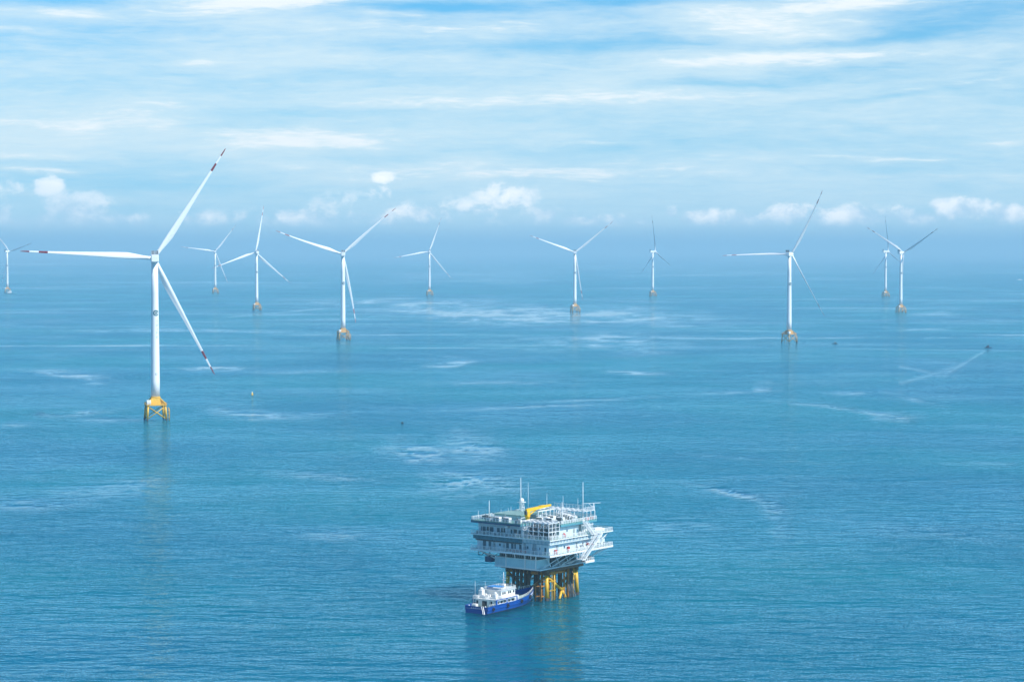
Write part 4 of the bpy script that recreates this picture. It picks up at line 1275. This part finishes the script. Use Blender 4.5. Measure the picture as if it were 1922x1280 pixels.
# deckhouse
m_ = MB()
m_.cbox(4.6, 19.0, -3.5, 3.5, DZ + 0.01, 4.3, 0.12)
m_.box(4.3, 16.5, -4.45, 4.45, 4.3, 4.48)
for y in (-4.2, -2.2, 2.2, 4.2):
    m_.bar((4.5, y, DZ), (4.5, y, 4.3), 0.2)
dh = m_.build('deckhouse', [M['shipwhite']], SHIP)
for (y0, y1) in ((-2.9, -1.9), (-0.9, 0.9), (2.2, 3.1)):
    q = MB(); q.box(4.53, 4.597, y0, y1, DZ + 0.1, DZ + 2.2)
    q.build('door', [M['glass']], dh)
for x in (6.5, 8.6, 10.7, 12.8, 14.9):
    for s_ in (-1, 1):
        q = MB(); q.box(x, x + 0.9, s_ * 3.5 - 0.05, s_ * 3.5 + 0.05, 2.6, 3.4)
        q.build('window', [M['glass']], dh)
m_ = MB()                                        # blue side plating with two long openings either side
for s_ in (-1, 1):
    for (x0, x1, z0, z1) in ((4.4, 16.6, 2.25, 2.75), (4.4, 5.2, 2.75, 4.2), (10.2, 10.9, 2.75, 4.2), (16.0, 16.6, 2.75, 4.2), (4.4, 16.6, 4.2, 4.5)):
        m_.box(x0, x1, s_ * 4.46 - 0.07, s_ * 4.46 + 0.07, z0, z1)
    for (x0, x1) in ((5.2, 10.2), (10.9, 16.0)):
        for (a_, b_, c_, d_) in ((x0, x1, 2.75, 2.87), (x0, x1, 4.08, 4.2), (x0, x0 + 0.12, 2.87, 4.08), (x1 - 0.12, x1, 2.87, 4.08)):
            m_.box(a_, b_, s_ * 4.46 - 0.09, s_ * 4.46 + 0.09, c_, d_, 1)
m_.build('side_plating', [M['hull'], M['shipwhite']], SHIP)
m_ = MB()
m_.rail([(4.5, -4.3, 4.48), (4.5, 4.3, 4.48)], h=1.0, sp=1.0, r=0.045)
m_.rail([(4.5, -4.3, 4.48), (9.0, -4.3, 4.48)], h=1.0, sp=1.0, r=0.045)
m_.rail([(4.5, 4.3, 4.48), (16.0, 4.3, 4.48)], h=1.0, sp=1.0, r=0.045)
m_.build('upper_rail', [M['shipwhite']], SHIP)
# wheelhouse
m_ = MB()
wv_ = [(9.2, -3.2), (17.2, -3.2), (18.4, -1.6), (18.4, 1.6), (17.2, 3.2), (9.2, 3.2)]
m_.prism(wv_, 4.485, 7.0)
m_.prism([(8.8, -3.5), (17.5, -3.5), (19.0, -1.7), (19.0, 1.7), (17.5, 3.5), (8.8, 3.5)], 7.0, 7.18)
wh = m_.build('wheelhouse', [M['shipwhite']], SHIP)
for x in (9.9, 11.0, 13.2, 14.2, 16.0):
    for s_ in (-1, 1):
        q = MB(); q.box(x, x + 0.7, s_ * 3.2 - 0.05, s_ * 3.2 + 0.05, 5.6, 6.5)
        q.build('window', [M['glass']], wh)
for y in (-1.45, -0.45, 0.55):
    q = MB(); q.box(18.35, 18.46, y, y + 0.85, 5.5, 6.6)
    q.build('window', [M['glass']], wh)
m_ = MB()
m_.box(9.4, 13.0, -2.4, 2.4, 8.3, 8.36, 0)
for x in (9.4, 11.2, 13.0):
    for y in (-2.5, 2.5):
        m_.bar((x, y, 7.18), (x, y, 8.5), 0.1, mat=1)
m_.box(9.5, 12.9, 2.3, 2.34, 7.3, 8.2, 0)
m_.build('canopy', [M['canopy'], M['shipwhite']], SHIP)
m_ = MB()
m_.rail([(9.0, -3.3, 7.18), (17.4, -3.3, 7.18), (18.8, -1.6, 7.18), (18.8, 1.6, 7.18), (17.4, 3.3, 7.18), (9.0, 3.3, 7.18)], h=0.9, sp=1.0, r=0.04, closed=True)
m_.build('bridge_rail', [M['shipwhite']], SHIP)
m_ = MB()
m_.cbox(14.8, 16.0, -0.6, 0.6, 7.19, 8.6, 0.1)
m_.tube([(15.4, 0, 8.6), (15.4, 0, 11.6), (15.4, 0, 13.2)], [0.2, 0.16, 0.06], 10)
m_.bar((15.4, -1.5, 10.9), (15.4, 1.5, 10.9), 0.16)
m_.bar((15.4, -0.8, 12.0), (15.4, 0.8, 12.0), 0.1)
m_.bar((15.0, -0.9, 10.1), (15.9, 0.9, 10.1), 0.22)
m_.build('mast', [M['shipwhite']], SHIP)
for s_ in (-1, 1):
    m_ = MB()
    m_.cbox(6.0, 7.6, s_ * 2.6 - 0.7, s_ * 2.6 + 0.7, 4.49, 7.4 if s_ > 0 else 6.2, 0.15)
    m_.lathe([(0.5, 7.4 if s_ > 0 else 6.2), (0.6, 7.9 if s_ > 0 else 6.6), (0.3, 8.3 if s_ > 0 else 7.0)], 12, 0, (6.8, s_ * 2.6))
    m_.build('funnel', [M['shipwhite']], SHIP)
for (x, y) in ((5.4, 3.4), (8.2, -3.7), (8.4, 1.0)):
    m_ = MB()
    m_.tube([(x, y - 0.7, 5.0), (x, y - 0.6, 5.0), (x, y + 0.6, 5.0), (x, y + 0.7, 5.0)], [0.32, 0.48, 0.48, 0.32], 14)
    m_.box(x - 0.4, x + 0.4, y - 0.5, y + 0.5, 4.485, 4.62)
    m_.build('liferaft', [M['shipwhite']], SHIP)
m_ = MB()
for k in range(10):
    x, y = 5.0 + rnd.random() * 3.5, -3.4 + rnd.random() * 6.6
    m_.cbox(x, x + 0.4 + 0.5 * rnd.random(), y, y + 0.4 + 0.5 * rnd.random(), 4.485, 5.0 + 0.9 * rnd.random(), 0.05)
m_.build('deck_gear', [M['shipwhite']], SHIP)
for (x, y, h_, z) in ((5.2, 4.0, 6.5, 4.48), (10, 3.4, 2.8, 7.18), (17, -2.0, 2.2, 7.18), (13, -3, 2.0, 7.18)):
    m_ = MB()
    m_.tube([(x, y, z), (x, y, z + h_)], [0.06, 0.03], 6)
    m_.build('whip_aerial', [M['shipwhite']], SHIP)
m_ = MB()                                        # foredeck winch and bulwark rail
m_.cbox(20.2, 21.6, -0.9, 0.9, 2.31, 3.4, 0.1)
m_.tube([(20.9, 0.4, 3.3), (20.9, 0.4, 5.6), (21.8, 0.4, 6.2)], 0.2, 10)
m_.build('foredeck_winch', [M['winch']], SHIP)
m_ = MB()
for s_ in (-1, 1):
    m_.rail([(x, s_ * (hb(x) - 0.18), sheer(x)) for x in (17, 19, 21, 23, 25, 27, 29, 30.5, 31.6)], h=0.75, sp=1.1, r=0.04, mids=1)
m_.build('bow_rail', [M['shipwhite']], SHIP)
m_ = MB()                                        # stern boarding ladder
m_.bar((-0.08, -2.6, 2.4), (-0.9, -3.8, 0.1), 0.12); m_.bar((-0.08, -2.0, 2.4), (-0.9, -3.2, 0.1), 0.12)
for k in range(8):
    p = Vector((-0.08, -2.6, 2.4)).lerp(Vector((-0.9, -3.8, 0.1)), k / 7)
    m_.bar(p, p + Vector((0, 0.6, 0)), 0.09)
m_.build('boarding_ladder', [M['shipwhite']], SHIP)
m_ = MB()
m_.rail([(1.0, -4.2, 2.3), (4.3, -4.2, 2.3)], h=0.6, sp=1.1, r=0.04, mids=1)
m_.build('aft_rail', [M['shipwhite']], SHIP)
m_ = MB()
m_.cbox(2.0, 3.4, 1.6, 3.2, DZ + 0.01, DZ + 1.0, 0.08)
m_.build('deck_box', [M['shipwhite']], SHIP)
for y in (-3.0, 3.2):
    m_ = MB()
    m_.tube([(0.7, y, DZ), (0.7, y, DZ + 0.9)], 0.18, 10)
    m_.build('bollard', [M['shipwhite']], SHIP)
for x, zz in ((3.0, 1.3), (11.0, 1.5), (19.0, 1.9), (25.0, 2.5)):
    m_ = MB()
    yy = -(hb(x) + 0.2)
    m_.tube([(x + 0.45 * math.cos(a), yy, zz + 0.45 * math.sin(a)) for a in np.linspace(0, 2 * math.pi, 15)], 0.2, 8, caps=False)
    m_.build('tyre_fender', [M['tyre']], SHIP)
m_ = MB()                                        # white name marks on the bow and stern, too small to read
for k in range(4):
    x = 26.0 + k * 0.75
    y = -(hb(x) + hb(x + 0.5)) / 2 - 0.06
    m_.box(x, x + 0.5, y - 0.03, y + 0.1, sheer(x) * 0.82, sheer(x) * 0.82 + 0.12)
    m_.box(x, x + 0.12, y - 0.03, y + 0.1, sheer(x) * 0.82 + 0.12, sheer(x) * 0.82 + 0.55)
    m_.box(x + 0.12, x + 0.5, y - 0.03, y + 0.1, sheer(x) * 0.82 + 0.45, sheer(x) * 0.82 + 0.55)
for k in range(5):
    y = 1.6 - k * 0.8
    m_.box(-0.05, -0.006, y, y + 0.45, 1.5, 1.6)
    m_.box(-0.05, -0.006, y + 0.16, y + 0.28, 1.6, 1.95)
m_.build('name_marks', [M['shipwhite']], SHIP)

for o in list(SHIP.children):                    # the house and its fittings sit low on the hull
    if o.name.split('.')[0] in ('deckhouse', 'side_plating', 'upper_rail', 'wheelhouse', 'canopy', 'bridge_rail', 'mast', 'funnel', 'liferaft', 'deck_gear', 'whip_aerial'):
        o.scale.z = 0.84
        o.location.z = DZ * 0.16

# ------------------------------------------------------------------ small craft and buoys far out
def small_boat(pxy, heading, L, label, hullcol, cabin, cabh=2.2):
    g_ = ground(*pxy)
    rt = empty('small_boat', (g_.x, g_.y, 0), R(heading), label, 'boat', 'small boats far out on the water')
    q = MB()
    st_ = []
    for u in np.linspace(0, 1, 9):
        w_ = L * 0.14 * (1 if u < 0.5 else max(0.02, 1 - ((u - 0.5) / 0.5) ** 2))
        h_ = L * 0.07 * (1 + 0.8 * max(0, u - 0.4))
        st_.append([(u * L - L / 2, -w_, h_), (u * L - L / 2, -w_ * 0.75, -0.3), (u * L - L / 2, w_ * 0.75, -0.3), (u * L - L / 2, w_, h_)])
    for a_, b_ in zip(st_[:-1], st_[1:]):
        q.add(a_ + b_, [(i_, i_ + 1, i_ + 5, i_ + 4) for i_ in range(3)] + [(3, 0, 4, 7)])
    q.add(st_[0], [(0, 1, 2, 3)])
    q.build('hull', [M[hullcol]], rt)
    q = MB()
    q.cbox(-L * 0.28, L * 0.08, -L * 0.09, L * 0.09, L * 0.07, L * 0.07 + cabh, 0.15)
    q.cbox(-L * 0.1, L * 0.06, -L * 0.08, L * 0.08, L * 0.07 + cabh, L * 0.07 + cabh * 1.8, 0.12)
    q.build('cabin', [M[cabin]], rt)
    q = MB()
    q.tube([(-L * 0.02, 0, L * 0.07 + cabh), (-L * 0.02, 0, L * 0.07 + cabh * 3)], 0.14, 6)
    q.build('mast', [M['grey']], rt)
    return rt
small_boat((20, 551.5), 8, 28, 'teal-hulled work boat lying at the foot of the leftmost small turbine', 'teal', 'shipwhite', 3.4)
small_boat((1567, 645), 178, 7, 'tiny dark boat just right of the large turbine with the drooping blade', 'boot', 'shade', 1.0)
small_boat((1855, 653), 12, 9, 'dark launch at the head of the broad pale wake, near the right edge', 'boot', 'boot', 1.5)
small_boat((1914, 526), 5, 18, 'whitish vessel on the hazy skyline at the far right edge', 'shipwhite', 'shipwhite', 1.6)
def buoy(pxy, h_, label, body):
    g_ = ground(*pxy)
    rt = empty('buoy', (g_.x, g_.y, 0), 0, label, 'buoy', 'buoys afloat')
    q = MB()
    q.lathe([(0.3, -0.6), (0.9, -0.1), (0.95, 0.35), (0.5, 0.6), (0.32, h_ * 0.7)], 14)
    q.build('float', [M[body]], rt)
    q = MB()
    q.lathe([(0.3, h_ * 0.7), (0.42, h_ * 0.76), (0.42, h_ * 0.95), (0.15, h_)], 12)
    q.build('lantern', [M['shipwhite'] if body != 'tyre' else M['tyre']], rt)
buoy((473.5, 741), 2.6, 'little yellow and white buoy floating right of the largest turbine', 'crane')
buoy((755, 794), 0.9, 'tiny dark buoy alone on open water above the substation', 'tyre')

# ------------------------------------------------------------------ the air
m_ = MB()
HB = 101500.0
m_.box(-HB, HB, -HB, HB, -6.0, 215.0)
mh = bpy.data.materials.new('sea_haze')
mh.use_nodes = True
mh.node_tree.nodes.clear()
n = NT(mh.node_tree)
pv = n.n('ShaderNodeVolumePrincipled')
pv.inputs['Color'].default_value = (0.46, 0.73, 0.87, 1)
pv.inputs['Density'].default_value = 0.000085
pv.inputs['Anisotropy'].default_value = 0.0
ho = n.n('ShaderNodeOutputMaterial')
mh.node_tree.links.new(pv.outputs[0], ho.inputs['Volume'])
hz = m_.build('haze', [mh])
hz['kind'] = 'stuff'
hz['label'] = 'thin pale blue sea haze over the whole scene'
